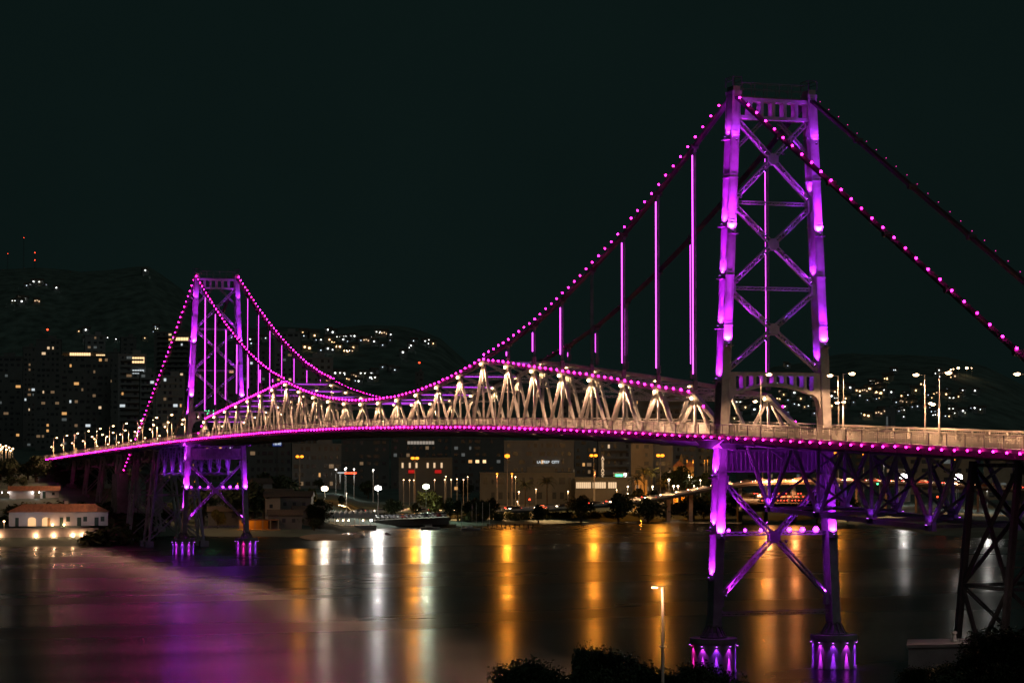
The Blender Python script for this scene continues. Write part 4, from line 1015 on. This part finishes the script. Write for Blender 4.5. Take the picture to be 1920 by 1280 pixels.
def hhouse(px, py, k, label, group):
    d = hit(px, py)
    if d is None or d > 5500: return
    if used[k]: t = copy_tree(HP_[k])
    else: t = HP_[k]; used[k] = True
    p = gp(px, d, terrain(px, d)+1.2); t.location = p; t.rotation_euler = (0, 0, face(p)+R.uniform(-.3, .3)); s_ = d/2400; t.scale = (min(1.5, max(.75, s_))*R.choice((.6, .8, 1, 1.15)),)*3; tag(t, label, 'house', group)
CEN = [(512, 633, 0), (556, 635, 0), (567, 629, 1), (569, 635, 3), (579, 632, 3), (582, 634, 0), (589, 635, 1), (592, 642, 3), (601, 644, 0), (614, 626, 0), (615, 625, 3), (617, 643, 1), (623, 632, 0), (624, 647, 5), (632, 637, 3), (634, 638, 4),
       (638, 636, 0), (641, 637, 4), (643, 645, 0), (648, 637, 0), (651, 645, 3), (658, 637, 0), (664, 639, 0), (676, 644, 3), (680, 639, 0), (686, 644, 2), (696, 638, 0), (700, 642, 5), (701, 648, 0), (709, 631, 4), (713, 630, 4), (720, 631, 2), (732, 635, 0), (731, 643, 3),
       (575, 658, 5), (601, 662, 3), (614, 664, 0), (617, 661, 3), (623, 663, 0), (630, 655, 1), (633, 656, 5), (648, 665, 5), (652, 664, 4), (657, 664, 2), (660, 655, 0), (662, 658, 1), (717, 654, 3), (755, 670, 0), (757, 668, 4), (767, 659, 0), (770, 658, 0), (775, 645, 3), (795, 645, 3), (797, 646, 0), (801, 644, 4), (803, 650, 0), (812, 649, 1),
       (627, 703, 1), (628, 709, 0), (641, 709, 4), (646, 708, 0), (652, 716, 5), (656, 716, 1), (663, 712, 2), (677, 709, 0), (680, 709, 4), (692, 713, 4), (696, 709, 0), (694, 718, 0), (697, 716, 0), (699, 717, 4), (703, 704, 3), (717, 695, 3), (734, 699, 0), (740, 700, 3), (666, 720, 3), (672, 723, 0)]
for px, py, k in CEN: hhouse(px, py, k, 'small lamp lit house on the distant hill right of the far tower', 'houses on the middle hill')
RG = [(1680, 700, 0), (1677, 700, 3), (1673, 706, 2), (1662, 716, 5), (1664, 715, 1), (1668, 714, 2), (1650, 723, 1), (1647, 726, 2), (1637, 724, 4), (1636, 727, 3), (1628, 735, 5), (1630, 734, 1), (1622, 738, 2), (1634, 730, 4), (1652, 735, 1), (1658, 739, 0), (1648, 743, 5), (1646, 744, 2), (1641, 737, 2), (1610, 739, 5), (1595, 736, 0), (1582, 732, 1), (1569, 735, 0), (1566, 741, 1), (1576, 745, 5), (1560, 753, 0), (1568, 752, 4),
      (1586, 754, 1), (1613, 749, 0), (1627, 756, 3), (1644, 754, 3), (1649, 751, 1), (1672, 743, 0), (1560, 769, 1), (1572, 770, 1), (1579, 768, 1), (1601, 761, 3), (1616, 782, 0), (1622, 782, 5), (1625, 785, 5), (1628, 787, 1), (1648, 781, 2), (1655, 778, 2), (1694, 750, 5), (1697, 748, 0), (1701, 752, 5), (1703, 748, 0), (1706, 758, 5), (1690, 758, 2), (1681, 762, 3), (1711, 762, 1), (1704, 760, 2), (1718, 738, 1), (1731, 727, 5), (1732, 761, 1), (1736, 757, 5), (1729, 767, 0),
      (1711, 769, 3), (1690, 774, 0), (1686, 776, 3), (1693, 777, 4), (1695, 789, 0), (1672, 770, 3), (1755, 707, 0), (1762, 702, 0), (1763, 712, 0), (1784, 713, 1), (1787, 712, 2), (1761, 729, 3), (1752, 744, 1), (1758, 741, 2), (1759, 741, 5), (1748, 750, 1), (1741, 746, 3), (1777, 735, 3), (1775, 746, 1), (1800, 747, 5), (1798, 750, 1), (1806, 741, 0), (1829, 741, 0), (1834, 736, 3), (1803, 743, 1), (1785, 754, 4), (1780, 768, 0), (1784, 774, 4), (1788, 774, 0), (1784, 780, 0), (1788, 782, 4), (1792, 779, 0), (1796, 778, 3), (1806, 780, 0), (1808, 780, 4), (1750, 786, 0), (1757, 786, 4), (1747, 779, 3), (1753, 779, 3), (1773, 787, 3), (1828, 773, 0), (1821, 771, 3), (1836, 775, 4), (1842, 775, 3), (1716, 765, 1), (1721, 768, 3), (1780, 786, 1), (1744, 771, 3),
      (1474, 687, 1), (1478, 691, 3), (1380, 608, 0), (1411, 607, 4), (1381, 755, 1), (1392, 748, 3), (1385, 762, 4), (1398, 770, 1), (1405, 766, 3), (1412, 759, 3), (1415, 777, 0), (1460, 752, 5), (1464, 738, 2), (1470, 745, 1), (1478, 757, 3), (1490, 763, 3), (1498, 766, 0), (1509, 768, 1), (1516, 767, 0), (1490, 745, 0), (1478, 778, 3), (1502, 754, 1), (1521, 749, 3), (1530, 762, 1), (1527, 781, 3), (1387, 780, 3), (1377, 790, 1), (1468, 771, 4), (1513, 738, 3), (1485, 735, 3), (1458, 724, 3), (1524, 724, 0)]
for px, py, k in RG: hhouse(px, py, k, 'small lamp lit house on the hillside right of the near tower', 'houses on the right hill')
LG = [(54, 538, 0), (60, 535, 0), (67, 536, 4), (74, 534, 0), (84, 538, 3), (47, 540, 3), (103, 546, 0), (23, 569, 4), (28, 566, 3), (33, 569, 0), (38, 572, 0), (44, 568, 0), (48, 566, 0), (37, 564, 4), (270, 513, 0), (274, 513, 0), (67, 570, 2), (146, 625, 1), (159, 628, 0), (159, 644, 0), (200, 638, 0), (216, 641, 0), (270, 638, 1), (290, 618, 3), (292, 622, 4), (286, 625, 3), (325, 628, 2), (106, 658, 3),
      (492, 637, 1), (497, 640, 3), (468, 645, 0), (470, 650, 3), (480, 656, 1), (433, 638, 3)]
for px, py, k in LG: hhouse(px, py, k, 'small lamp lit house on the left mountain side', 'houses on the left mountain')
for k in range(6):
    if not used[k]:
        for c in HP_[k].children: bpy.data.objects.remove(c)
        bpy.data.objects.remove(HP_[k])
# radio masts on the mountain
for px, yt, yb_, lamps, lb in ((62, 472, 540, (473, 487, 508.5), 'radio mast with three red lamps on the left mountain top'), (41, 442, 545, (445,), 'tallest radio mast with a single red lamp, left mountain top'), (11, 470, 560, (475,), 'faint radio mast near the left edge on the mountain')):
    d = 4250; zb = terrain(px, d)-2; p = gp(px, d, zb); t = thing('radio_mast', lb, 'mast', p); H = zof(yt, d)-zb
    m1 = MB(); 
    for a in range(3): c, q_ = math.cos(a*2.1)*1.6, math.sin(a*2.1)*1.6; m1.bar((c, q_, 0), (c*.3, q_*.3, H), .25, .25, (1, 0, 0))
    for i in range(int(H/4)): 
        f = 1-.7*i*4/H; m1.bar((1.6*f, 0, i*4), (-.8*f, 1.4*f, i*4+4), .12, .12, (1, 0, 0)); m1.bar((-.8*f, 1.4*f, i*4), (-.8*f, -1.4*f, i*4+4), .12, .12, (1, 0, 0))
    m1.build('lattice', DARK, t)
    for yl in lamps: q = MB(); q.ball((0, 0, zof(yl, d)-zb), 1.1 if px == 62 else .8); q.build('warning_light', REDL, t)

# ------------------------------------------------------------------ far shore street lamps
LPM = {}
def far_lamp(px, py, d, kind, label, r=.5, e=6000, twin=False, group=None, base=None, globe=False):
    if e >= 12000: r *= 1.5 if kind == 's' else 1.2
    z0 = (terrain(px, d)-.5) if base is None else base; p = gp(px, d, z0); H = zof(py, d)-z0
    t = thing('street_lamp', label, 'street lamp', p, face(p), group)
    m1 = MB(); m1.tube((0, 0, 0), (0, 0, H-.1), .2 if H > 14 else .12, .12 if H > 14 else .08, 8); m1.tube((0, 0, 0), (0, 0, .8), .3, .28, 8); m1.build('pole', POLE, t)
    col, mm = dict(s=(CSOD, SODIUM), w=((1, .82, .62), WARMH), W=((1, .95, .88), WHITE), g=((.8, 1, .7), GREENW), o=((1, .55, .25), WARM_), r=((1, .25, .08), SODIUM))[kind]
    xs = (-.85, .85) if twin else (0,)
    m1 = MB()
    if twin: m1.bar((-.9, 0, H), (.9, 0, H), .1, .1)
    else: m1.box((0, 0, H), .5, .3, .12)
    m1.build('arm', POLE, t)
    for x in xs:
        h = MB(); h.box((x, 0, H+r*.75), r*1.1, r*1.1, .14); ho = h.build('lamp_head', DARK, t); g = MB(); g.ball((x, -.05, H+.1), r*.8, .8); g.build('lamp_glass', mm, ho)
    if e >= 12000:
        light((0, -r*.8-.35, H-.1), e*(.21 if kind == 's' else .20), col, t, .35, 160, (0, -1, -.45), .3)
        if kind == 's': light((0, r*.8+.3, H-.3), e*.2, (1, .5, .15), t, .35, 140, (0, 1, -.5), .4)
    else: light((0, -.4, H-.2), e*.35, col, t, .3, 125, (0, 0, -1), .3)
    return t
G1 = 'tall sodium lamps along the shore'
far_lamp(562, 856, 900, 's', 'tall twin headed sodium lamp furthest left beneath the deck', .62, 26000, True, G1)
far_lamp(778, 859, 900, 's', 'tall twin headed sodium lamp in front of the mansion', 0.68, 60000, True, G1)
far_lamp(951, 855, 910, 's', 'tall single headed sodium lamp above two orange lamps', 0.94, 60000, False, G1)
far_lamp(1113, 854, 930, 's', 'tall twin sodium lamp left of the vertical letter sign', 0.68, 60000, True, G1)
far_lamp(1238, 854, 940, 's', 'tall twin sodium lamp before the pale blank facade', 0.74, 60000, True, G1)
far_lamp(1430, 851, 950, 's', 'tall sodium lamp seen between the near tower legs', 0.68, 30000, False, G1)
far_lamp(1571, 849, 940, 's', 'tall twin sodium lamp just right of the near tower', 0.68, 14500, True, G1)
far_lamp(1619, 852, 940, 's', 'tall sodium lamp second right of the near tower', 0.61, 9000, False, G1)
far_lamp(1793, 861, 930, 's', 'tall twin sodium lamp behind the right approach truss', 0.68, 9000, True, G1)
far_lamp(609, 916, 815, 'w', 'bright warm white lamp left of the marquee', 1.35, 30000)
far_lamp(709, 915, 840, 'W', 'bright white lamp right of the marquee', 1.35, 62000)
far_lamp(799, 912, 858, 'g', 'bright greenish white lamp above the lit tree', 1.35, 62000)
far_lamp(650, 925, 812, 'w', 'slim dim lamp over the marquee roof', .2, 900)
far_lamp(364, 903, 860, 's', 'orange lamp beside the far tower left leg', .5, 5000, base=4)
far_lamp(446, 906, 860, 's', 'small orange lamp between the far tower legs', .22, 900, base=4)
far_lamp(932, 888, 960, 'r', 'deep orange lamp left of the tall single sodium lamp', .6, 7000)
far_lamp(960, 888, 962, 'r', 'deep orange lamp right of the tall single sodium lamp', .6, 7000)
far_lamp(1115, 885, 965, 'r', 'small deep orange lamp over the supermarket roof', .35, 3000)
for i, (px, py, d, r) in enumerate(((966.5, 894, 930, .38), (973, 922, 915, .42), (970, 940, 915, .3), (1005, 917, 920, .32), (1065, 921, 925, .36), (1156, 918, 935, .3), (1573, 905, 930, .2))):
    far_lamp(px, py, d, 'o', ('tallest of the slim shore road lamps', 'large globed slim shore road lamp', 'lowest slim shore road lamp under the large globe', 'slim shore road lamp before the dark hall', 'slim shore road lamp left of the supermarket', 'slim shore road lamp under the supermarket windows', 'small lamp on the flyover right of the near tower')[i], r, 900, False, 'slim lamps along the shore road')
for i, (px, py, d, r, e) in enumerate(((1172, 889, 990, .75, 9000), (1177, 912, 960, .45, 1500), (1223, 912, 965, .6, 3500), (1254, 899, 975, .65, 3500), (1263, 911, 965, .55, 2500), (1271, 911, 966, .55, 2500), (1292, 891, 985, .5, 2000), (1297, 894, 985, .5, 2000), (1313, 900, 975, .4, 1500), (1301, 911, 970, .35, 900), (1223, 929, 950, .35, 900), (1176, 925, 950, .45, 1200), (1188, 925, 952, .5, 1500))):
    far_lamp(px, py, d, 'w' if i else 'W', ('brightest white floodlight beside the green kiosk' if i == 0 else 'pale park lamp among the palms and church'), r, e, False, None if i == 0 else 'pale lamps in the park by the church')
for i, (px, py, k) in enumerate(((1262+12, 863.5, 's'), (1288, 863, 's'), (1299.5, 863.5, 's'), (1321, 863, 's'), (1326.5, 862.5, 's'))):
    far_lamp(px, py, 1030, k, 'little amber lamp on the street behind the church', .3, 1200, False, 'amber lamps behind the church')
for i, (px, py, d, r, e, k) in enumerate(((1693.5, 893, 960, 1.7, 13000, 'W'), (1796.5, 894, 900, 1.8, 12500, 'W'), (1840, 917, 870, .7, 6000, 'W'), (1850, 917, 868, .95, 12000, 'W'), (1875, 922, 850, .7, 6000, 'W'), (1811.5, 917, 880, .35, 800, 'W'), (1821, 917, 880, .35, 800, 'W'), (1649, 867.5, 1000, .35, 500, 'W'), (1657, 868, 1000, .4, 500, 'W'))):
    far_lamp(px, py, d, k, ('starry white floodlight before the colonnaded facade', 'brightest white floodlight behind the right approach truss', 'left lamp of the close white pair at the trestle', 'right and brighter lamp of the close white pair', 'white lamp inside the trestle bay', 'left of two small low white lamps before the trestle', 'right of two small low white lamps before the trestle', 'left of two tiny white lamps high right of the near tower', 'right of two tiny white lamps high right of the near tower')[i], r, e)
for i, (px, py) in enumerate(((630, 880), (647, 879), (649, 877.5), (664, 879.5), (700, 881))):
    far_lamp(px, py, 1000, 'W', 'white forecourt lamp above the fuel station', .42, 500, False, 'forecourt lamps of the fuel station')
for i, (px, py) in enumerate(((757, 899.5), (768, 900), (776, 900), (815, 899.5), (834, 899), (846, 899), (857, 898), (869, 899), (877, 894), (836, 893))):
    far_lamp(px, py, 960, 'o', 'low amber lamp in the row below the mansion', .32, 500, False, 'low amber lamps below the mansion')
for i, (px, py) in enumerate(((0, 834), (5, 838), (11, 836), (17, 839), (24, 841), (2, 842), (12, 843), (20, 845))):
    far_lamp(px, py, 925, 'o', 'warm lamp of the cluster at the left edge by the viaduct end', .5, 700, False, 'lamps at the left edge', base=22)
far_lamp(9, 977, 684, 'o', 'starry orange lamp left of the white waterside house', .42, 500, base=3)
for i, (px, py, r) in enumerate(((1776, 693, .5), (1798, 690, .9), (1814, 690, 1.0), (1823, 690, .35), (1789, 692, .4))):
    px = px+8 if i == 0 else px; dh = hit(px, py+16) or 2300; far_lamp(px, py, dh, 'o', 'warm lamp in the high row right of the bridge lamps', r*1.9, 1500, False, 'high lamps on the right skyline')
# fuel station canopy
p = gp(651, 990, zof(905, 990)); T1 = thing('fuel_station', 'oval canopy fuel station lit white with a red band', 'fuel station', p, face(p)); m1 = MB()
m1.box((0, 4, 4.2), 8.5, 6, .7); m1.build('canopy', WHT, T1); m1 = MB(); m1.box((1.4, .9, 4.2), 5, .2, .5); m1.build('red_band', REDL, T1); m1 = MB(); m1.box((-2.5, .9, 4.4), 3, .2, .4); m1.build('white_band', WL[3], T1)
for x in (-3, 3): q = MB(); q.box((x, 4, 2), .4, .4, 4); q.build('column', WHT, T1)
light((0, 3, 3.4), 900, (.9, 1, 1), T1, .2)

# ------------------------------------------------------------------ shore road, flyover and cars
ROAD = [(560, 962, 862), (700, 960, 868), (800, 959, 872), (900, 957.5, 878), (1000, 954, 886), (1080, 949, 892), (1150, 943, 896), (1210, 936, 900), (1270, 926, 902), (1330, 915.5, 902), (1400, 906, 900), (1470, 902.5, 898), (1560, 902.5, 896), (1640, 903.5, 890), (1720, 906, 880), (1800, 910, 866), (1900, 916, 845), (2050, 925, 820)]
RP = [at(*q) for q in ROAD]
def rs(t):                                       # smooth sample along the road
    n_ = len(RP)-1; i = max(0, min(n_-1, int(t))); u = t-i; p0, p1, p2, p3 = RP[max(0, i-1)], RP[i], RP[i+1], RP[min(n_, i+2)]
    return .5*((2*p1)+(p2-p0)*u+(2*p0-5*p1+4*p2-p3)*u*u+(-p0+3*p1-3*p2+p3)*u**3)
SM = [rs(i*(len(RP)-1)/170) for i in range(171)]
T1 = thing('flyover', 'curving sodium lit flyover and shore road sweeping right behind the near tower', 'flyover'); m1 = MB(); m2 = MB(); m3 = MB(); m4 = MB()
for a, b_ in zip(SM, SM[1:]):
    dv = (b_-a); dv.z = 0; dv.normalize(); s_ = V((dv.y, -dv.x, 0)); s_ = s_ if (CP-a).dot(s_) > 0 else -s_
    m1.poly([a+s_*5, a-s_*6, a-s_*6-V((0, 0, .9)), a+s_*5-V((0, 0, .9))], b_-a, 1) if False else m1.add([a+s_*5, a-s_*6, b_-s_*6, b_+s_*5, a+s_*5-V((0, 0, 1)), a-s_*6-V((0, 0, 1)), b_-s_*6-V((0, 0, 1)), b_+s_*5-V((0, 0, 1))], [(0, 1, 2, 3), (7, 6, 5, 4), (0, 3, 7, 4), (1, 5, 6, 2)])
    m2.bar(a+s_*5.1+V((0, 0, .25)), b_+s_*5.1+V((0, 0, .25)), .7, .25, s_); m3.bar(a-s_*5.9+V((0, 0, .45)), b_-s_*5.9+V((0, 0, .45)), 1.0, .25, s_)
m1.build('roadway', DECKM, T1); m2.build('parapet', WHT, T1); m3.build('parapet', WHT, T1)
for i in range(70, 171, 7):
    a = SM[i]; q = MB(); q.box((a.x, a.y, (a.z-1)/2), 1.6, 1.6, a.z-1); q.build('column', CONC, T1)
for i in range(6, 170, 9):
    a = SM[i]; f = (SM[i+1]-SM[i]).normalized(); light(a+V((0, 0, 4.0))+(CP-a).normalized()*4, 20000, (1, .52, .22), T1, .3, 120, (0, 0, -1), .3)  # added lights without fixtures, so the bright parapets suggest traffic trails
RDL = mat('tail_lamp', (.6, .02, .02), .3, emis=(1, .06, .03), estr=9, sample=False); HDL = mat('head_lamp', (.9, .9, .8), .3, emis=(1, .85, .62), estr=15, sample=False)
PAINT = [mat('car_paint_%s' % n_, c, .3, var=0) for n_, c in (('white', (.6, .6, .6)), ('silver', (.35, .35, .36)), ('dark', (.05, .05, .06)), ('red', (.3, .03, .02)))]
def car_proto(pm, seed, lit=True):
    t = thing('car', 'x', 'car'); m1 = MB()
    m1.poly([(-2.1, 0, .3), (2.1, 0, .3), (2.15, 0, .7), (1.9, 0, .88), (.95, 0, .95), (-1.9, 0, 1.0), (-2.15, 0, .75)], (0, 1, 0), 1.72); m1.build('body', pm, t)
    m1 = MB(); m1.poly([(1.0, 0, .94), (.35, 0, 1.45), (-1.1, 0, 1.47), (-1.85, 0, .98)], (0, 1, 0), 1.5); m1.build('cabin', WD, t)
    m1 = MB(); m1.poly([(.35, 0, 1.44), (-1.1, 0, 1.46), (-1.1, 0, 1.52), (.3, 0, 1.5)], (0, 1, 0), 1.46); m1.build('roof', pm, t)
    for x in (-1.3, 1.35):
        for y in (-.8, .8): q = MB(); q.tube((x, y-.1, .32), (x, y+.1, .32), .32, .32, 12); q.build('wheel', DARK, t)
    for y in (-.6, .6):
        q = MB(); q.box((2.12, y, .68), .14, .42, .26); q.build('headlight', HDL if lit else WHT, t); q = MB(); q.box((-2.12, y, .8), .12, .36, .22); q.build('taillight', RDL if lit else PAINT[3], t)
    return t
CPR = [car_proto(pm, i, i < 4) for i, pm in enumerate(PAINT+PAINT)]; cu_ = [False]*8
def car(p, rz, k, label, group):
    if cu_[k]: t = copy_tree(CPR[k])
    else: t = CPR[k]; cu_[k] = True
    t.location = p; t.rotation_euler = (0, 0, rz); tag(t, label, 'car', group)
i = 4
while i < 168:
    a = SM[i]; f = SM[i+1]-SM[i]; s_ = V((f.y, -f.x, 0)).normalized(); s_ = s_ if (CP-a).dot(s_) > 0 else -s_
    car(a+s_*2.4+V((0, 0, .01)), math.atan2(-f.y, -f.x), R.randrange(4), 'car with lit headlamps driving along the curving flyover road', 'cars on the flyover road')
    if R.random() < .5: car(a-s_*2.2+V((0, 0, .01)), math.atan2(f.y, f.x), R.randrange(4), 'car with red tail lamps on the far lane of the flyover road', 'cars on the far lane of the flyover')
    i += R.choice((3, 4, 5))
for row, (d, y_) in enumerate(((905, 925), (893, 931), (880, 938))):     # queue of tail lamps beneath the flyover
    for j in range(7):
        px = 1413+j*14+row*7+R.uniform(-2, 2); p = gp(px, d, zof(y_+3, d)); v = p-CP; car(p, math.atan2(v.y, v.x)+.35, R.randrange(4), 'car seen from behind with red lamps in the queue under the flyover', 'queue of cars under the flyover')
m1 = MB(); q4 = [gp(1385, 872, zof(941, 880)-.3), gp(1540, 872, zof(941, 880)-.3), gp(1540, 915, zof(925, 905)), gp(1385, 915, zof(925, 905))]; m1.add(q4, [(0, 1, 2, 3)]); m1.add([v-V((0, 0, 3)) for v in q4], [(0, 1, 2, 3)]); tag(m1.build('road', DECKM), kind='structure')
light(gp(1440, 892, 16), 9000, (1, .35, .1), None, .3); light(gp(1490, 890, 16), 7000, (1, .3, .08), None, .3)
for j in range(16):
    px = 706+j*8.2; d = 838-j*.6; p = gp(px, d, zof(973-j*.35, d)); car(p, face(p)+math.pi/2*(1 if j % 3 else -1)+.5, (4, 5, 4, 6, 5, 4, 7, 5)[j % 8], 'parked car in the shore car park right of the marquee', 'cars parked along the shore')
m1 = MB(); q4 = [gp(700, 833, zof(975, 833)), gp(842, 833, zof(969, 833)), gp(842, 850, zof(969, 833)+.2), gp(700, 850, zof(975, 833)+.2)]; m1.add(q4, [(0, 1, 2, 3)]); m1.add([v-V((0, 0, 2.4)) for v in q4], [(0, 1, 2, 3)]); m1.add([q4[0], q4[1], q4[1]-V((0, 0, 2.4)), q4[0]-V((0, 0, 2.4))], [(0, 1, 2, 3)]); tag(m1.build('car_park', DECKM), kind='structure')
for px in (725, 757, 790, 820): light(gp(px, 842, 9), 500, (1, .9, .8), None, .2, 120, (0, 0, -1), .3)
# traffic signals
for px, py, m_, lb in ((993, 937, REDL, 'traffic signal showing red on the shore road'), (1645, 905, GREENL, 'traffic signal showing green right of the near tower'), (1757, 932, REDL, 'left red traffic signal under the right approach'), (1765, 932, REDL, 'right red traffic signal under the right approach')):
    d = 885 if px != 1645 else 870; z0 = terrain(px, d)-.3; p = gp(px, d, z0); H = zof(py, d)-z0; t = thing('traffic_signal', lb, 'traffic light', p, face(p))
    m1 = MB(); m1.tube((0, 0, 0), (0, 0, H), .1, .08, 8); m1.build('post', DARK, t); m1 = MB(); m1.box((0, 0, H), .6, .4, 1.5); ho = m1.build('signal_head', DARK, t); q = MB(); q.ball((0, -.3, H+(.3 if m_ is REDL else -.3)), .42); q.build('lens', m_, ho)

# ------------------------------------------------------------------ trees of the far shore
def ftree(px, ytop, d, key, label, group='trees along the far shore', w_=1.):
    z0 = terrain(px, d)-.3; hh = dict(broad=3.5+5*.8, small=2.2+3.6*.8, bush=.6+2.6*.8, lit=3.2+5*.8)[key]; s_ = max(.5, (zof(ytop, d)-z0)/hh); t = tree(key, gp(px, d, z0), s_, label, group); t.scale = (s_*w_, s_*w_, s_)
ftree(806, 921, 862, 'lit', 'broad green tree lit by the greenish lamp', None, .9); ftree(545, 904, 850, 'lit', 'yellow lit tree right of the far tower', None, .6); ftree(408, 955, 770, 'lit', 'small orange lit tree between the far tower legs', None, .7)
ftree(735, 940, 860, 'broad', 'dark tree right of the bright white lamp', None, 1); ftree(585, 915, 842, 'lit', 'yellowish shrubby tree left of the marquee lamp', None, .6)
for i, px in enumerate((843, 858, 874, 890, 905, 778, 922)): ftree(px, 938+(i % 3)*4, 862+i % 4*3, 'broad', 'dark rounded tree on the shore behind the parked cars', w_=.8)
for px, yt, d in ((1090, 935, 882), (1160, 932, 888), (1215, 940, 890), (1250, 945, 905), (1290, 938, 915), (1300, 930, 920), (1385, 925, 915), (1530, 930, 880), (1590, 935, 875), (1350, 940, 915), (1010, 950, 870), (1320, 945, 925)): ftree(px, yt, d, 'broad', 'dark shoreline tree below the flyover', 'dark trees below the flyover', 1.1)
for px in range(880, 1420, 26): ftree(px, 962-(px-880)*.012, interp(SH, px)+14, 'bush', 'low dark shrub at the water edge of the far shore', 'shrubs along the far water edge', 1.6)
for px, yt, d in ((1275, 884, 990), (1320, 895, 985), (1335, 900, 990), (1197, 922, 930), (1225, 925, 935), (690, 905, 1040), (600, 900, 1040), (870, 905, 1040), (330, 900, 1000), (640, 938, 850)): ftree(px, yt, d, 'broad', 'dark leafy tree between the lamps of the park', 'trees in the park', 1)
for i, px in enumerate(range(-15, 235, 17)): ftree(px, 868+((i*37) % 23)-8 + (6 if px > 90 else 0), 860 - (i % 3)*12, 'broad', 'dark headland tree under the far approach', 'trees on the left headland', 1.5)
for i, px in enumerate(range(205, 345, 16)): ftree(px, 945+((i*29) % 20), 775+(i % 3)*8, 'broad', 'dark tree at the foot of the far trestles', 'trees at the far trestles', 1.3)
for i, px in enumerate(range(215, 300, 14)): ftree(px, 968+((i*13) % 9), 752, 'small', 'low dark tree at the water edge right of the white house', 'trees at the far trestles', 1.3)
for i, px in enumerate((120, 150, 175, 20, 45)): ftree(px, 912+((i*11) % 9), 812, 'broad', 'dark tree behind the white waterside houses', 'trees behind the waterside houses', 1.2)
for i, (px, yt, d, h) in enumerate(((1026, 900, 905, 0), (1208, 880, 940, 0), (1242, 905, 935, 0), (1195, 895, 930, 0), (985, 905, 915, 0), (1222, 884, 945, 0))):
    z0 = terrain(px, d)-.3; palm(gp(px, d, z0), zof(yt, d)-z0-.5, ('palm before the long dark hall', 'tallest palm before the pale blank facade', 'short palm under the twin sodium lamp', 'palm over the yellow floodlit house', 'palm left of the dark hall lamps', 'bushy palm right of the tallest palm')[i], i)

for i, (px, d, yt) in enumerate(((176, 677, 1003), (187, 679, 1000), (197, 680, 997), (209, 690, 992), (214, 700, 982), (213, 715, 970), (12, 700, 968), (30, 735, 948), (60, 735, 946), (95, 738, 945), (125, 735, 944), (160, 735, 946), (185, 735, 948), (210, 730, 955))): ftree(px, yt, d, 'bush', 'dark garden shrub around the white waterside house', 'shrubs around the waterside house', 1.5)
for i, (px, d, yt) in enumerate(((470, 775, 915), (500, 830, 895), (530, 830, 900), (565, 800, 925), (585, 780, 950), (600, 775, 955), (600, 800, 940), (560, 768, 970), (590, 765, 978), (470, 790, 940), (380, 790, 925), (440, 800, 920))): ftree(px, yt, d, 'broad', 'dark garden tree among the dim houses right of the far tower', 'trees among the dim houses', 1.2)
# ------------------------------------------------------------------ jetty and boats
p = gp(957, 812, 0); T1 = thing('jetty', 'dark timber jetty on many posts against the orange reflection', 'jetty', p, face(p)); m1 = MB(); m1.box((0, 1, 1.55), 16.5, 2.2, .3); m1.build('deck', BARK, T1)
for i in range(11):
    q = MB(); q.box((-7.8+1.56*i, .2, .4), .34, .34, 3); q.build('post', BARK, T1)
    if i % 2 == 0: q = MB(); q.box((-7.8+1.56*i, 2, .4), .34, .34, 3); q.build('post', BARK, T1)
def boat(px, d, label, mast=9):
    p = gp(px, d, .1); t = thing('sailing_boat', label, 'boat', p, face(p)+.2); L_ = 3.2
    vs = []; 
    for x, w_, zk in ((-L_, .7, .1), (-1.5, 1.1, -.2), (0, 1.2, -.3), (1.8, .9, -.2), (L_+.4, .05, .2)): vs += [(x, -w_, .75), (x, w_, .75), (x, 0, zk-.3)]
    fs = []
    for i in range(4): a = i*3; fs += [(a, a+3, a+5, a+2), (a+1, a+2, a+5, a+4), (a, a+1, a+4, a+3)]
    fs += [(0, 2, 1)]; m1 = MB(); m1.add(vs, fs); m1.build('hull', WHT, t); m1 = MB(); m1.box((-.3, 0, 1.0), 2.2, 1.2, .55); m1.build('cabin', WHT, t)
    m1 = MB(); m1.tube((.6, 0, .7), (.6, 0, mast), .06, .04, 6); m1.tube((.6, 0, 1.7), (-2.4, 0, 1.6), .05, .05, 6); m1.build('mast', POLE, t)
boat(882, 800, 'small white sailing boat moored left of the jetty')
boat(806, 806, 'small low boat moored off the car park', 2)
for i, px in enumerate((866, 893, 905, 918)):
    p = gp(px, 822, -1); t = MB(); t.tube(p, p+V((0, 0, 10)), .12, .07, 6); tag(t.build('mooring_pole', POLE), 'thin pale mooring pole beside the sailing boat', 'pole', 'mooring poles')

# ------------------------------------------------------------------ render look
vs_ = sc.view_settings; vs_.view_transform = 'Standard'; vs_.look = 'None'; vs_.gamma = 1; vs_.exposure = 0
cy = sc.cycles; cy.use_denoising = True; cy.max_bounces = 4; cy.diffuse_bounces = 2; cy.glossy_bounces = 3; cy.transmission_bounces = 1; cy.sample_clamp_indirect = 3
cy.use_light_tree = True; cy.light_sampling_threshold = .004; cy.caustics_reflective = False; cy.caustics_refractive = False
